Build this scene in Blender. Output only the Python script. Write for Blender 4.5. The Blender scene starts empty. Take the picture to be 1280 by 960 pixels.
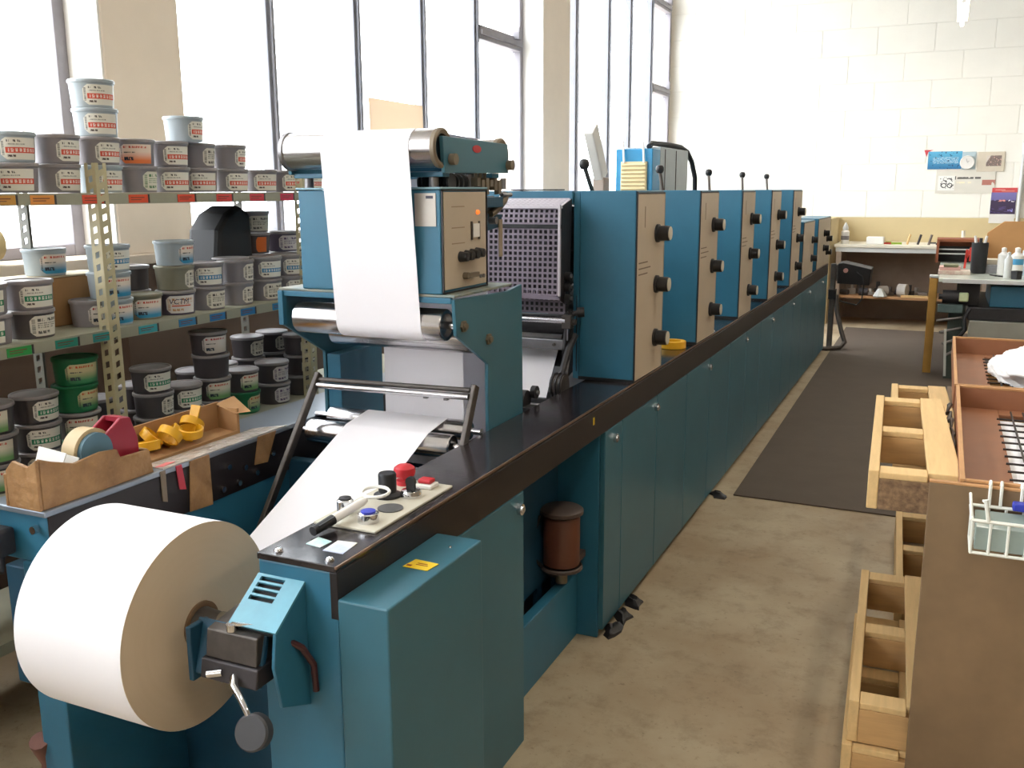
import bpy, bmesh, math, random
from mathutils import Vector, Matrix
R = math.radians
sc = bpy.context.scene
COL = sc.collection

# ------------------------------------------------------------------ camera
def make_camera():
    pit, yaw, rol = 0.20202, 0.426288, -0.0048152
    cy, sy, cp, sp = math.cos(yaw), math.sin(yaw), math.cos(pit), math.sin(pit)
    fw = Vector((-sy*cp, cy*cp, -sp)); rt = Vector((cy, sy, 0)); up = rt.cross(fw)
    c, s = math.cos(rol), math.sin(rol)
    r2 = c*rt + s*up; u2 = -s*rt + c*up
    cd = bpy.data.cameras.new('camera'); co = bpy.data.objects.new('camera', cd)
    COL.objects.link(co)
    M = Matrix((r2, u2, -fw)).transposed().to_4x4()
    M.translation = Vector((0, 0, 1.65))
    co.matrix_world = M
    cd.sensor_width = 36; cd.lens = 36*1177.9/1280; cd.clip_start = 0.02
    sc.camera = co
make_camera()

# ------------------------------------------------------------------ world, light, exposure
SKY = 9.0
TUBE = 1.3
w = bpy.data.worlds.new('overcast'); sc.world = w; w.use_nodes = True
bg = w.node_tree.nodes['Background']
bg.inputs[0].default_value = (0.93, 0.96, 1.0, 1); bg.inputs[1].default_value = SKY
sc.view_settings.view_transform = 'Standard'
sc.view_settings.look = 'None'
sc.view_settings.gamma = 1
sc.view_settings.use_curve_mapping = False
sc.view_settings.exposure = 0.26

# ------------------------------------------------------------------ materials
def lin(c):
    out = []
    for v in c[:3]:
        v = v/255.0
        out.append(v/12.92 if v <= 0.04045 else ((v+0.055)/1.055)**2.4)
    return (out[0], out[1], out[2], 1)
MATS = {}
def mat(name, col, rough=0.5, metal=0.0, var=0.12, scale=6.0, bump=0.0, stretch=None, col2=None, spec=0.5, emit=None, bscale=None):
    if name in MATS: return MATS[name]
    m = bpy.data.materials.new(name); m.use_nodes = True
    nt = m.node_tree; N = nt.nodes; L = nt.links
    b = N['Principled BSDF']
    c1 = lin(col)
    b.inputs['Roughness'].default_value = rough; b.inputs['Metallic'].default_value = metal
    b.inputs['Specular IOR Level'].default_value = spec
    if emit:
        b.inputs['Emission Color'].default_value = c1; b.inputs['Emission Strength'].default_value = emit
    c2 = lin(col2) if col2 else tuple(max(0, v*(1-var)) for v in c1[:3])+(1,)
    tc = N.new('ShaderNodeTexCoord'); mp = N.new('ShaderNodeMapping')
    L.new(tc.outputs['Object'], mp.inputs['Vector'])
    if stretch: mp.inputs['Scale'].default_value = stretch
    nz = N.new('ShaderNodeTexNoise'); nz.inputs['Scale'].default_value = scale; nz.inputs['Detail'].default_value = 5
    nz.inputs['Roughness'].default_value = 0.62
    L.new(mp.outputs[0], nz.inputs['Vector'])
    rp = N.new('ShaderNodeValToRGB'); rp.color_ramp.elements[0].position = 0.32; rp.color_ramp.elements[1].position = 0.68
    rp.color_ramp.elements[0].color = c2; rp.color_ramp.elements[1].color = c1
    L.new(nz.outputs['Fac'], rp.inputs[0]); L.new(rp.outputs[0], b.inputs['Base Color'])
    if bump:
        n2 = N.new('ShaderNodeTexNoise'); n2.inputs['Scale'].default_value = bscale or scale*4; n2.inputs['Detail'].default_value = 4
        L.new(mp.outputs[0], n2.inputs['Vector'])
        bp = N.new('ShaderNodeBump'); bp.inputs['Strength'].default_value = bump; bp.inputs['Distance'].default_value = 0.01
        L.new(n2.outputs['Fac'], bp.inputs['Height']); L.new(bp.outputs[0], b.inputs['Normal'])
    MATS[name] = m
    return m

class NG:
    """small node-expression helper on UVs"""
    def __init__(s, name, rough=0.5):
        s.m = bpy.data.materials.new(name); s.m.use_nodes = True
        s.N = s.m.node_tree.nodes; s.L = s.m.node_tree.links
        s.b = s.N['Principled BSDF']; s.b.inputs['Roughness'].default_value = rough
        tc = s.N.new('ShaderNodeTexCoord'); s.uv = tc.outputs['UV']; s.obj = tc.outputs['Object']
        sp = s.N.new('ShaderNodeSeparateXYZ'); s.L.new(s.uv, sp.inputs[0])
        s.u, s.v = sp.outputs[0], sp.outputs[1]
        oi = s.N.new('ShaderNodeObjectInfo'); s.rand = oi.outputs['Random']
    def math(s, op, a, b=0.0):
        n = s.N.new('ShaderNodeMath'); n.operation = op
        for i, q in enumerate((a, b)):
            if isinstance(q, (int, float)): n.inputs[i].default_value = q
            else: s.L.new(q, n.inputs[i])
        return n.outputs[0]
    def rng(s, x, a, b): return s.math('MULTIPLY', s.math('GREATER_THAN', x, a), s.math('LESS_THAN', x, b))
    def box(s, u0, u1, v0, v1): return s.math('MULTIPLY', s.rng(s.u, u0, u1), s.rng(s.v, v0, v1))
    def noise(s, sx, sy, scale=1.0, detail=1.0):
        mp = s.N.new('ShaderNodeMapping'); mp.inputs['Scale'].default_value = (sx, sy, 1); s.L.new(s.uv, mp.inputs[0])
        n = s.N.new('ShaderNodeTexNoise'); n.inputs['Scale'].default_value = scale; n.inputs['Detail'].default_value = detail
        s.L.new(mp.outputs[0], n.inputs['Vector']); return n.outputs['Fac']
    def mix(s, fac, a, b):
        n = s.N.new('ShaderNodeMix'); n.data_type = 'RGBA'
        if isinstance(fac, (int, float)): n.inputs[0].default_value = fac
        else: s.L.new(fac, n.inputs[0])
        for i, q in ((6, a), (7, b)):
            if isinstance(q, tuple): n.inputs[i].default_value = q
            else: s.L.new(q, n.inputs[i])
        return n.outputs[2]
    def out(s, c): s.L.new(c, s.b.inputs['Base Color']); return s.m

def text_mask(g, u0, u1, v0, v1, sx, thr=0.5, sy=3):
    return g.math('MULTIPLY', g.box(u0, u1, v0, v1), g.math('GREATER_THAN', g.noise(sx, sy), thr))
def label_band(name, band, letters=True):
    g = NG(name, 0.55); c = lin((226, 222, 210))
    c = g.mix(g.box(0.12, 1.0, 0.30, 0.56), c, lin(band))
    if letters:
        lt = g.math('MULTIPLY', g.box(0.18, 0.97, 0.35, 0.51), g.math('GREATER_THAN', g.math('FRACT', g.math('MULTIPLY', g.u, 9.5)), 0.36))
        lt = g.math('MULTIPLY', lt, g.math('GREATER_THAN', g.noise(46, 30), 0.47))
        c = g.mix(lt, c, lin((240, 235, 225)))
    c = g.mix(text_mask(g, 0.16, 0.52, 0.80, 0.90, 40), c, lin((70, 66, 64)))
    c = g.mix(text_mask(g, 0.16, 0.62, 0.67, 0.73, 70), c, lin((105, 100, 96)))
    c = g.mix(text_mask(g, 0.16, 0.36, 0.12, 0.22, 34, 0.42), c, lin((80, 66, 62)))
    c = g.mix(g.math('MULTIPLY', g.box(0.03, 0.09, 0.2, 0.85), g.math('GREATER_THAN', g.noise(1, 60), 0.5)), c, lin((60, 58, 58)))
    return g.out(c)
def label_grad(name, top, bot, head=(196, 70, 50)):
    g = NG(name, 0.55)
    c = g.mix(g.math('MINIMUM', g.math('MAXIMUM', g.math('MULTIPLY', g.math('SUBTRACT', 0.62, g.v), 2.2), 0.0), 1.0), lin(top), lin(bot))
    c = g.mix(text_mask(g, 0.12, 0.80, 0.80, 0.91, 44, 0.45), c, lin(head))
    c = g.mix(text_mask(g, 0.12, 0.45, 0.55, 0.61, 60), c, lin((90, 90, 86)))
    c = g.mix(text_mask(g, 0.12, 0.40, 0.16, 0.34, 30, 0.42), c, lin((34, 44, 60)))
    c = g.mix(g.math('MULTIPLY', g.box(0.02, 0.07, 0.1, 0.9), g.math('GREATER_THAN', g.noise(1, 60), 0.5)), c, lin((60, 58, 58)))
    return g.out(c)
def label_plain(name, base=(214, 208, 194), ink=(86, 82, 78)):
    g = NG(name, 0.6); c = lin(base)
    c = g.mix(text_mask(g, 0.2, 0.9, 0.72, 0.86, 26, 0.47), c, lin(ink))
    for k, v in enumerate((0.60, 0.50, 0.40)):
        c = g.mix(text_mask(g, 0.2, 0.9 - 0.1*k, v, v+0.05, 60, 0.5), c, lin(ink))
    c = g.mix(text_mask(g, 0.2, 0.55, 0.12, 0.26, 30, 0.42), c, lin(ink))
    c = g.mix(g.math('MULTIPLY', g.box(0.05, 0.14, 0.15, 0.85), g.math('GREATER_THAN', g.noise(1, 50), 0.5)), c, lin(ink))
    return g.out(c)

M_blue = mat('blue_enamel', (48, 110, 138), 0.42, var=0.18, scale=3.5, bump=0.02)
M_blue2 = mat('blue_enamel_shaded', (54, 106, 124), 0.36, var=0.16, scale=2.5, bump=0.02)  # same blue paint, greyed for the duller light on aisle-side faces
M_bluedk = mat('inner_blue_enamel', (26, 74, 100), 0.5, var=0.3, scale=4)
M_black = mat('black_laminate', (38, 33, 36), 0.16, var=0.25, scale=9, bump=0.02)
M_fascia = mat('black_fascia', (31, 25, 27), 0.42, var=0.2, scale=7)
M_dark = mat('dark_machinery', (40, 38, 42), 0.5, var=0.4, scale=12, bump=0.1)
M_rubber = mat('black_rubber', (24, 24, 27), 0.6, var=0.2, scale=10)
M_knob = mat('black_plastic', (26, 26, 30), 0.45, var=0.1, scale=10)
M_steel = mat('polished_steel', (200, 198, 200), 0.24, 1.0, var=0.10, scale=3, stretch=(1, 12, 12))
M_steel2 = mat('dull_steel', (150, 148, 150), 0.42, 1.0, var=0.25, scale=8)
M_chrome = mat('chrome', (215, 215, 218), 0.12, 1.0, var=0.03)
M_iron = mat('worn_iron', (98, 92, 88), 0.5, 0.7, var=0.35, scale=14, bump=0.08)
M_beige = mat('beige_panel', (186, 172, 152), 0.5, var=0.08, scale=5)
M_greyplate = mat('pale_grey_plate', (196, 190, 174), 0.45, var=0.06, scale=8)
M_paper = mat('white_paper', (244, 242, 246), 0.75, var=0.02, scale=3)
def translucent_card():
    m = bpy.data.materials.new('thin_beige_card'); m.use_nodes = True
    N = m.node_tree.nodes; L = m.node_tree.links; b = N['Principled BSDF']; b.inputs['Base Color'].default_value = lin((244, 230, 212)); b.inputs['Roughness'].default_value = 0.9
    t = N.new('ShaderNodeBsdfTranslucent'); t.inputs[0].default_value = lin((255, 240, 222)); mx = N.new('ShaderNodeMixShader'); mx.inputs[0].default_value = 0.25
    L.new(b.outputs[0], mx.inputs[1]); L.new(t.outputs[0], mx.inputs[2]); L.new(mx.outputs[0], N['Material Output'].inputs[0]); return m
M_thincard = translucent_card()
def web_paper():
    m = bpy.data.materials.new('thin_white_paper'); m.use_nodes = True
    N = m.node_tree.nodes; L = m.node_tree.links; b = N['Principled BSDF']; b.inputs['Roughness'].default_value = 0.7
    tc = N.new('ShaderNodeTexCoord'); nz = N.new('ShaderNodeTexNoise'); nz.inputs['Scale'].default_value = 3; L.new(tc.outputs['Object'], nz.inputs['Vector'])
    r = N.new('ShaderNodeValToRGB'); r.color_ramp.elements[0].color = lin((250, 247, 251)); r.color_ramp.elements[1].color = lin((254, 251, 254)); L.new(nz.outputs['Fac'], r.inputs[0]); L.new(r.outputs[0], b.inputs['Base Color'])
    t = N.new('ShaderNodeBsdfTranslucent'); t.inputs[0].default_value = lin((250, 244, 248)); mx = N.new('ShaderNodeMixShader'); mx.inputs[0].default_value = 0.18
    L.new(b.outputs[0], mx.inputs[1]); L.new(t.outputs[0], mx.inputs[2]); L.new(mx.outputs[0], N['Material Output'].inputs[0]); return m
M_web = web_paper()
M_paperend = mat('paper_roll_edge', (196, 180, 160), 0.85, var=0.07, scale=5)
M_core = mat('brown_cardboard_core', (120, 92, 66), 0.8, var=0.2, scale=10)
M_kraft = mat('brown_kraft_tape', (176, 136, 92), 0.5, col2=(134, 98, 62), scale=12, bump=0.7, bscale=30)
M_card = mat('cardboard', (178, 136, 92), 0.85, var=0.15, scale=6)
M_foil = mat('clear_film_over_steel', (222, 214, 206), 0.2, 0.35, var=0.15, scale=5, bump=1.0, bscale=34)
M_zinc = mat('pale_steel_top', (150, 160, 172), 0.35, 0.6, var=0.08, scale=4)
M_red = mat('red_plastic', (190, 40, 50), 0.4, var=0.1)
M_redpad = mat('dark_red_plastic', (158, 36, 58), 0.4, var=0.12)
M_yellow = mat('yellow_plastic', (236, 176, 30), 0.4, var=0.15, scale=8)
M_yelsign = mat('yellow_sticker', (236, 200, 40), 0.5, var=0.04)
M_white = mat('white_plastic', (232, 230, 226), 0.45, var=0.04)
M_bluep = mat('blue_plastic', (48, 60, 176), 0.4, var=0.1)
M_shelf = mat('grey_green_shelf_paint', (162, 160, 140), 0.55, var=0.12, scale=7)
M_upright = mat('cream_shelf_upright', (196, 186, 150), 0.55, var=0.12, scale=9)
M_uprback = mat('grey_shelf_upright', (120, 118, 108), 0.55, var=0.15, scale=9)
M_wood = mat('pale_pine', (222, 186, 130), 0.7, var=0.16, scale=5, stretch=(10, 0.8, 10), bump=0.05)
M_woodx = mat('pine_crosspiece', (202, 160, 106), 0.75, var=0.2, scale=5, stretch=(0.8, 10, 10), bump=0.05)
M_chip = mat('pressed_chip_block', (150, 120, 88), 0.9, col2=(96, 72, 52), scale=60, bump=0.3)
M_hard = mat('brown_hardboard', (132, 106, 76), 0.62, col2=(112, 90, 64), scale=3, bump=0.02)
M_tray = mat('brown_fibreboard', (150, 98, 66), 0.6, var=0.18, scale=5)
M_trayrim = mat('worn_wood_rim', (196, 146, 96), 0.65, var=0.2, scale=10)
M_wire = mat('dark_wire', (58, 50, 48), 0.5, 0.6, var=0.2)
M_wirew = mat('white_coated_wire', (226, 226, 216), 0.4, var=0.05)
M_cloth = mat('white_cloth', (240, 238, 234), 0.9, var=0.04, scale=4, bump=0.1)
M_mat = mat('grey_floor_mat', (92, 80, 70), 0.85, var=0.12, scale=5, bump=0.1, bscale=120)
M_post = mat('ochre_post_paint', (196, 148, 70), 0.55, var=0.2, scale=6)
M_bench = mat('pale_bench_top', (226, 220, 204), 0.5, var=0.08)
M_benchdk = mat('grey_brown_bench_body', (158, 140, 126), 0.7, var=0.15)
M_shelfwood = mat('plywood_shelf', (176, 132, 92), 0.7, var=0.2, stretch=(1, 8, 8))
M_frame = mat('aluminium_window_frame', (142, 144, 154), 0.5, 0.0, var=0.12, scale=10)
M_framedk = mat('grey_window_frame', (150, 146, 152), 0.5, 0.0, var=0.15, scale=10)
M_pillar = mat('cream_plaster', (250, 236, 220), 0.85, var=0.05, scale=3, bump=0.05)
M_reveal = mat('white_plaster', (248, 246, 242), 0.85, var=0.04, scale=3)
M_wallpaint = mat('white_block_paint', (240, 238, 230), 0.75, var=0.03, scale=4, bump=0.08, bscale=40)
M_mortar = mat('painted_joint', (238, 236, 228), 0.85, var=0.04)
M_band = mat('beige_wall_band', (206, 188, 146), 0.8, var=0.06, scale=3)
M_lowwall = mat('brown_lower_wall', (112, 92, 80), 0.85, var=0.12, scale=3)
M_ceil = mat('white_ceiling', (232, 230, 224), 0.9, var=0.03)
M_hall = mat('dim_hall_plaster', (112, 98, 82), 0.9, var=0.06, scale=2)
M_ground = mat('pale_paving', (196, 194, 190), 0.9, var=0.05)
M_grey = mat('grey_metal_box', (172, 182, 186), 0.45, var=0.08)
M_greylt = mat('light_grey_plastic', (206, 208, 206), 0.45, var=0.05)
M_oil = mat('rust_brown_canister', (104, 60, 42), 0.45, var=0.25, scale=8)
M_oilcap = mat('canister_lid', (86, 72, 66), 0.55, var=0.2)
M_brass = mat('brass_fitting', (128, 116, 98), 0.5, 0.3, var=0.2)
M_tan = mat('tan_board', (186, 138, 88), 0.75, var=0.12, scale=4)
M_redwood = mat('reddish_brown_wood', (150, 84, 52), 0.6, var=0.2, stretch=(1, 8, 8))
M_bag = mat('tan_sack', (206, 186, 140), 0.85, var=0.1)
M_can = {
 'grey': mat('grey_tin', (146, 140, 144), 0.42, 0.15, var=0.08),
 'dark': mat('dark_grey_tin', (88, 82, 84), 0.42, 0.15, var=0.1),
 'pale': mat('pale_blue_grey_tin', (168, 178, 184), 0.42, 0.1, var=0.06),
 'olive': mat('olive_grey_tin', (140, 136, 118), 0.42, 0.15, var=0.08),
 'green': mat('green_tin', (32, 112, 72), 0.42, var=0.12),
 'violet': mat('violet_grey_tin', (98, 90, 108), 0.42, 0.15, var=0.08)}
M_rim = mat('tin_lid_metal', (158, 152, 152), 0.4, 0.15, var=0.15, scale=20)
M_lab = {'red': label_band('red_banded_label', (214, 84, 62)), 'green': label_band('green_banded_label', (36, 132, 92)),
 'blue': label_band('blue_banded_label', (60, 132, 176)), 'orange': label_grad('orange_fading_label', (236, 214, 196), (226, 120, 62), (200, 80, 60)),
 'ggreen': label_grad('green_fading_label', (222, 214, 196), (112, 158, 98)), 'gblue': label_grad('blue_fading_label', (228, 214, 200), (50, 138, 178)),
 'plain': label_plain('plain_pale_label'), 'greenpale': label_plain('pale_green_print_label', (214, 212, 196), (88, 128, 88)),
 'violet': label_plain('violet_print_label', (206, 198, 196), (96, 76, 110)),
 'redlogo': label_grad('red_logo_label', (220, 212, 206), (200, 190, 178), (176, 40, 50)),
 'brandgreen': label_grad('yellow_green_label', (206, 196, 150), (60, 132, 84), (196, 84, 44)),
 'navy': label_plain('navy_print_label', (220, 214, 210), (196, 150, 110)),
 'orangeblock': mat('orange_sticker', (222, 110, 40), 0.5, var=0.05)}

def concrete():
    m = bpy.data.materials.new('worn_concrete'); m.use_nodes = True
    N = m.node_tree.nodes; L = m.node_tree.links; b = N['Principled BSDF']
    tc = N.new('ShaderNodeTexCoord')
    def noise(sc_, det, rough=0.6):
        n = N.new('ShaderNodeTexNoise'); n.inputs['Scale'].default_value = sc_; n.inputs['Detail'].default_value = det
        n.inputs['Roughness'].default_value = rough; L.new(tc.outputs['Object'], n.inputs['Vector']); return n.outputs['Fac']
    def ramp(f, p0, c0, p1, c1):
        r = N.new('ShaderNodeValToRGB'); r.color_ramp.elements[0].position = p0; r.color_ramp.elements[1].position = p1
        r.color_ramp.elements[0].color = c0; r.color_ramp.elements[1].color = c1; L.new(f, r.inputs[0]); return r.outputs[0]
    def mul(a, c, f=1.0):
        x = N.new('ShaderNodeMix'); x.data_type = 'RGBA'; x.blend_type = 'MULTIPLY'; x.inputs[0].default_value = f
        L.new(a, x.inputs[6]); L.new(c, x.inputs[7]); return x.outputs[2]
    base = ramp(noise(1.1, 6), 0.3, lin((150, 126, 96)), 0.7, lin((186, 172, 146)))
    base = mul(base, ramp(noise(7, 8, 0.75), 0.30, (0.62, 0.58, 0.54, 1), 0.50, (1, 1, 1, 1)), 0.8)
    base = mul(base, ramp(noise(38, 4, 0.7), 0.30, (0.55, 0.5, 0.46, 1), 0.40, (1, 1, 1, 1)), 0.7)
    L.new(base, b.inputs['Base Color']); b.inputs['Roughness'].default_value = 0.62
    bp = N.new('ShaderNodeBump'); bp.inputs['Strength'].default_value = 0.12; bp.inputs['Distance'].default_value = 0.01
    L.new(noise(30, 6), bp.inputs['Height']); L.new(bp.outputs[0], b.inputs['Normal'])
    return m
M_conc = concrete()
def pane_glass():
    m = bpy.data.materials.new('window_glass'); m.use_nodes = True
    N = m.node_tree.nodes; L = m.node_tree.links; N.remove(N['Principled BSDF'])
    t = N.new('ShaderNodeBsdfTransparent'); g = N.new('ShaderNodeBsdfGlossy'); g.inputs['Roughness'].default_value = 0.02
    t.inputs[0].default_value = (0.97, 0.98, 0.98, 1)
    mx = N.new('ShaderNodeMixShader'); lw = N.new('ShaderNodeLayerWeight'); lw.inputs[0].default_value = 0.5
    pw = N.new('ShaderNodeMath'); pw.operation = 'POWER'; pw.inputs[1].default_value = 5; L.new(lw.outputs['Facing'], pw.inputs[0])
    ad = N.new('ShaderNodeMath'); ad.operation = 'MULTIPLY_ADD'; ad.inputs[1].default_value = 0.5; ad.inputs[2].default_value = 0.03; L.new(pw.outputs[0], ad.inputs[0])
    L.new(ad.outputs[0], mx.inputs[0]); L.new(t.outputs[0], mx.inputs[1]); L.new(g.outputs[0], mx.inputs[2])
    L.new(mx.outputs[0], N['Material Output'].inputs[0]); return m
M_glass = pane_glass()
M_tube = mat('lit_tube', (255, 246, 226), 0.5, var=0.0, emit=14.0)
M_flame = mat('lit_orange_lamp', (240, 120, 50), 0.4, var=0.0, emit=0.9)

# ------------------------------------------------------------------ mesh builder
class MB:
    def __init__(s): s.v = []; s.f = []; s.sm = []; s.uv = {}; s.M = None
    def _add(s, vs, fs, smooth=False):
        o = len(s.v)
        for p in vs:
            p = Vector(p); s.v.append(s.M @ p if s.M else p)
        for f in fs: s.f.append([i+o for i in f]); s.sm.append(smooth)
        return s
    def hexa(s, p): return s._add(p, [(0,3,2,1),(4,5,6,7),(0,1,5,4),(1,2,6,5),(2,3,7,6),(3,0,4,7)])
    def box(s, x0, x1, y0, y1, z0, z1):
        return s.hexa([(x0,y0,z0),(x1,y0,z0),(x1,y1,z0),(x0,y1,z0),(x0,y0,z1),(x1,y0,z1),(x1,y1,z1),(x0,y1,z1)])
    def bar(s, p, q, w, h=None):
        p = Vector(p); q = Vector(q); d = (q-p).normalized(); h = h or w
        a = d.cross(Vector((0,0,1)))
        if a.length < 1e-3: a = Vector((1,0,0))
        a.normalize(); b = a.cross(d)
        A = a*w/2; B = b*h/2
        return s.hexa([p-A-B, p+A-B, p+A+B, p-A+B, q-A-B, q+A-B, q+A+B, q-A+B])
    def cyl(s, p, q, r, r2=None, n=20, caps=True):
        p = Vector(p); q = Vector(q); d = (q-p).normalized(); r2 = r if r2 is None else r2
        a = d.cross(Vector((0,0,1)))
        if a.length < 1e-3: a = Vector((1,0,0))
        a.normalize(); b = d.cross(a)
        vs = []
        for c, rr in ((p, r), (q, r2)):
            for k in range(n):
                t = 2*math.pi*k/n; vs.append(c + a*rr*math.cos(t) + b*rr*math.sin(t))
        s._add(vs, [(k, (k+1)%n, n+(k+1)%n, n+k) for k in range(n)], True)
        if caps:
            s._add(vs[:n], [tuple(range(n))[::-1]]); s._add(vs[n:], [tuple(range(n))])
        return s
    def lathe(s, prof, n=24, c=(0,0,0), axis='z', smooth=True):
        vs = []; c = Vector(c)
        for r, z in prof:
            for k in range(n):
                t = 2*math.pi*k/n; x, y = r*math.cos(t), r*math.sin(t)
                vs.append(c + Vector({'z':(x,y,z),'x':(z,x,y),'y':(y,z,x)}[axis]))
        m = len(prof); fs = [(j*n+k, j*n+(k+1)%n, (j+1)*n+(k+1)%n, (j+1)*n+k) for j in range(m-1) for k in range(n)]
        return s._add(vs, fs, smooth)
    def prism(s, poly, axis, a0, a1):
        def P(u, v, a): return {'x':(a,u,v),'y':(u,a,v),'z':(u,v,a)}[axis]
        n = len(poly); vs = [P(u,v,a0) for u,v in poly] + [P(u,v,a1) for u,v in poly]
        return s._add(vs, [tuple(range(n))[::-1], tuple(range(n,2*n))] + [(k,(k+1)%n,n+(k+1)%n,n+k) for k in range(n)])
    def tube(s, pts, r, n=8):
        pts = [Vector(p) for p in pts]; vs = []
        up = None
        for i, p in enumerate(pts):
            d = (pts[min(i+1,len(pts)-1)] - pts[max(i-1,0)]).normalized()
            if up is None:
                up = d.cross(Vector((0,0,1)))
                if up.length < 1e-3: up = Vector((1,0,0))
            a = (up - d*up.dot(d)).normalized(); up = a; b = d.cross(a)
            rr = r[i] if isinstance(r, (list, tuple)) else r
            for k in range(n):
                t = 2*math.pi*k/n; vs.append(p + a*rr*math.cos(t) + b*rr*math.sin(t))
        fs = [(i*n+k, i*n+(k+1)%n, (i+1)*n+(k+1)%n, (i+1)*n+k) for i in range(len(pts)-1) for k in range(n)]
        s._add(vs, fs, True)
        s._add(vs[:n], [tuple(range(n))[::-1]]); s._add(vs[-n:], [tuple(range(n))])
        return s
    def strip(s, path, x0, x1, th=0.0012, dx=None):
        """a sheet following a (y, z) path, between x0 and x1, with thickness"""
        n = len(path); vs = []; nr = []
        for i in range(n):
            a = path[max(i-1,0)]; b = path[min(i+1,n-1)]; dy, dz = b[0]-a[0], b[1]-a[1]; l = math.hypot(dy, dz) or 1
            nr.append((-dz/l, dy/l))
        for o in (0, th):
            for i, ((y, z), (ny, nz)) in enumerate(zip(path, nr)):
                d = dx[i] if dx else 0.0; vs += [(x0+d, y+ny*o, z+nz*o), (x1+d, y+ny*o, z+nz*o)]
        m = 2*n; fs = []
        for i in range(n-1):
            a = 2*i; fs += [(a, a+1, a+3, a+2), (m+a, m+a+2, m+a+3, m+a+1), (a, a+2, m+a+2, m+a), (a+1, m+a+1, m+a+3, a+3)]
        return s._add(vs, fs, True)
    def mesh(s, name, off=(0,0,0)):
        me = bpy.data.meshes.new(name); off = Vector(off)
        me.from_pydata([tuple(p-off) for p in s.v], [], s.f)
        me.polygons.foreach_set('use_smooth', s.sm)
        bm = bmesh.new(); bm.from_mesh(me)
        if not s.uv: bmesh.ops.recalc_face_normals(bm, faces=bm.faces)
        bm.to_mesh(me); bm.free()
        if any(s.sm): me.set_sharp_from_angle(angle=R(38))
        return me

def link(name, me, m, parent=None, bevel=0, loc=(0,0,0), rot=None):
    o = bpy.data.objects.new(name, me); COL.objects.link(o)
    if m and not me.materials: me.materials.append(m)
    if parent: o.parent = parent
    o.location = loc
    if rot: o.rotation_euler = rot
    if bevel:
        b = o.modifiers.new('bevel', 'BEVEL'); b.width = bevel; b.segments = 2; b.limit_method = 'ANGLE'; b.angle_limit = R(40)
    return o
class Thing:
    def __init__(s, name, label, cat, loc=(0,0,0), rz=0, group=None, local=False):
        s.o = bpy.data.objects.new(name, None); COL.objects.link(s.o); s.o.empty_display_size = 0.05
        s.o.location = loc; s.o.rotation_euler = (0,0,rz); s.o['label'] = label; s.o['category'] = cat
        if group: s.o['group'] = group
        s.off = (0,0,0) if local else loc
    def part(s, name, mb, m, parent=None, bevel=0, label=None, kind=None):
        o = link(name, mb.mesh(name, s.off), m, parent or s.o, bevel)
        if label: o['label'] = label
        if kind: o['kind'] = kind
        return o
def solo(name, label, cat, mb, m, loc=(0,0,0), bevel=0, group=None, rz=0, local=False):
    o = link(name, mb.mesh(name, (0,0,0) if local else loc), m, None, bevel, loc)
    o.rotation_euler = (0,0,rz); o['label'] = label; o['category'] = cat
    if group: o['group'] = group
    return o
def struct(name, mb, m, parent=None, bevel=0):
    o = link(name, mb.mesh(name), m, parent, bevel)
    if not parent: o['kind'] = 'structure'
    return o
def arc(cy, cz, r, a0, a1, n=10):
    return [(cy + r*math.cos(R(a0+(a1-a0)*k/n)), cz + r*math.sin(R(a0+(a1-a0)*k/n))) for k in range(n+1)]
def disc_x(x0, x1, y, z, r, n=20): return MB().cyl((x0,y,z), (x1,y,z), r, n=n)
def text_verts(body, size):
    cu = bpy.data.curves.new('lettering', 'FONT'); cu.body = body; cu.size = size; cu.align_x = 'CENTER'; cu.resolution_u = 3
    o = bpy.data.objects.new('lettering', cu); COL.objects.link(o)
    dg = bpy.context.evaluated_depsgraph_get(); dg.update()
    me = bpy.data.meshes.new_from_object(o.evaluated_get(dg))
    vs = [v.co.copy() for v in me.vertices]; fs = [tuple(p.vertices) for p in me.polygons]
    bpy.data.objects.remove(o); bpy.data.curves.remove(cu); bpy.data.meshes.remove(me)
    return vs, fs
# ================================================================== SETTING
XW = -3.35          # room face of the window piers
XG = -3.60          # plane of the glazing
YB = 13.15          # back wall
ZC = 5.0
struct('floor', MB().box(-3.6, 5.2, -9.2, YB+0.2, -0.12, 0), M_conc)
struct('ceiling', MB().box(-3.9, 5.2, -9.2, YB+0.2, ZC, ZC+0.15), M_ceil)
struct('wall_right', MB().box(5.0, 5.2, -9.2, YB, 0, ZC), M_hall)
struct('wall_front', MB().box(-3.6, 5.2, -9.2, -9.0, 0, ZC), M_reveal)
struct('ground_outside', MB().box(-40, -3.95, -30, 45, -0.5, -0.35), M_ground)
# back wall: mortar sheet, painted blocks proud of it, beige band below
wb = struct('wall_back', MB().box(-3.9, 5.2, YB+0.006, YB+0.2, 0, ZC), M_mortar)
blk = {}
def block(x0, x1, z0, z1):
    w_ = round(x1-x0, 3)
    if w_ not in blk:
        h = 0.3285
        mb = MB().box(0, w_-0.002, 0, 0.03, 0, h)
        blk[w_] = mb.mesh('block')
    o = link('block', blk[w_], M_wallpaint, wb, 0.003, (x0+0.004, YB+random.uniform(-0.0015, 0.0015), z0))
random.seed(4)
zrow = 1.30; row = 0
while zrow < ZC-0.05:
    x = -3.58 - (0.33 if row % 2 else 0.0)
    while x < 3.0:
        x0, x1 = max(x, -3.58), x+0.654
        block(x0, x1, zrow, zrow+0.333)
        x += 0.66
    zrow += 0.333; row += 1
struct('wall_back_band', MB().box(-3.58, 5.0, YB-0.02, YB+0.02, 0.98, 1.295), M_band)
struct('wall_back_dado', MB().box(-3.58, 5.0, YB-0.02, YB+0.02, 0.0, 0.98), M_lowwall)
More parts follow.
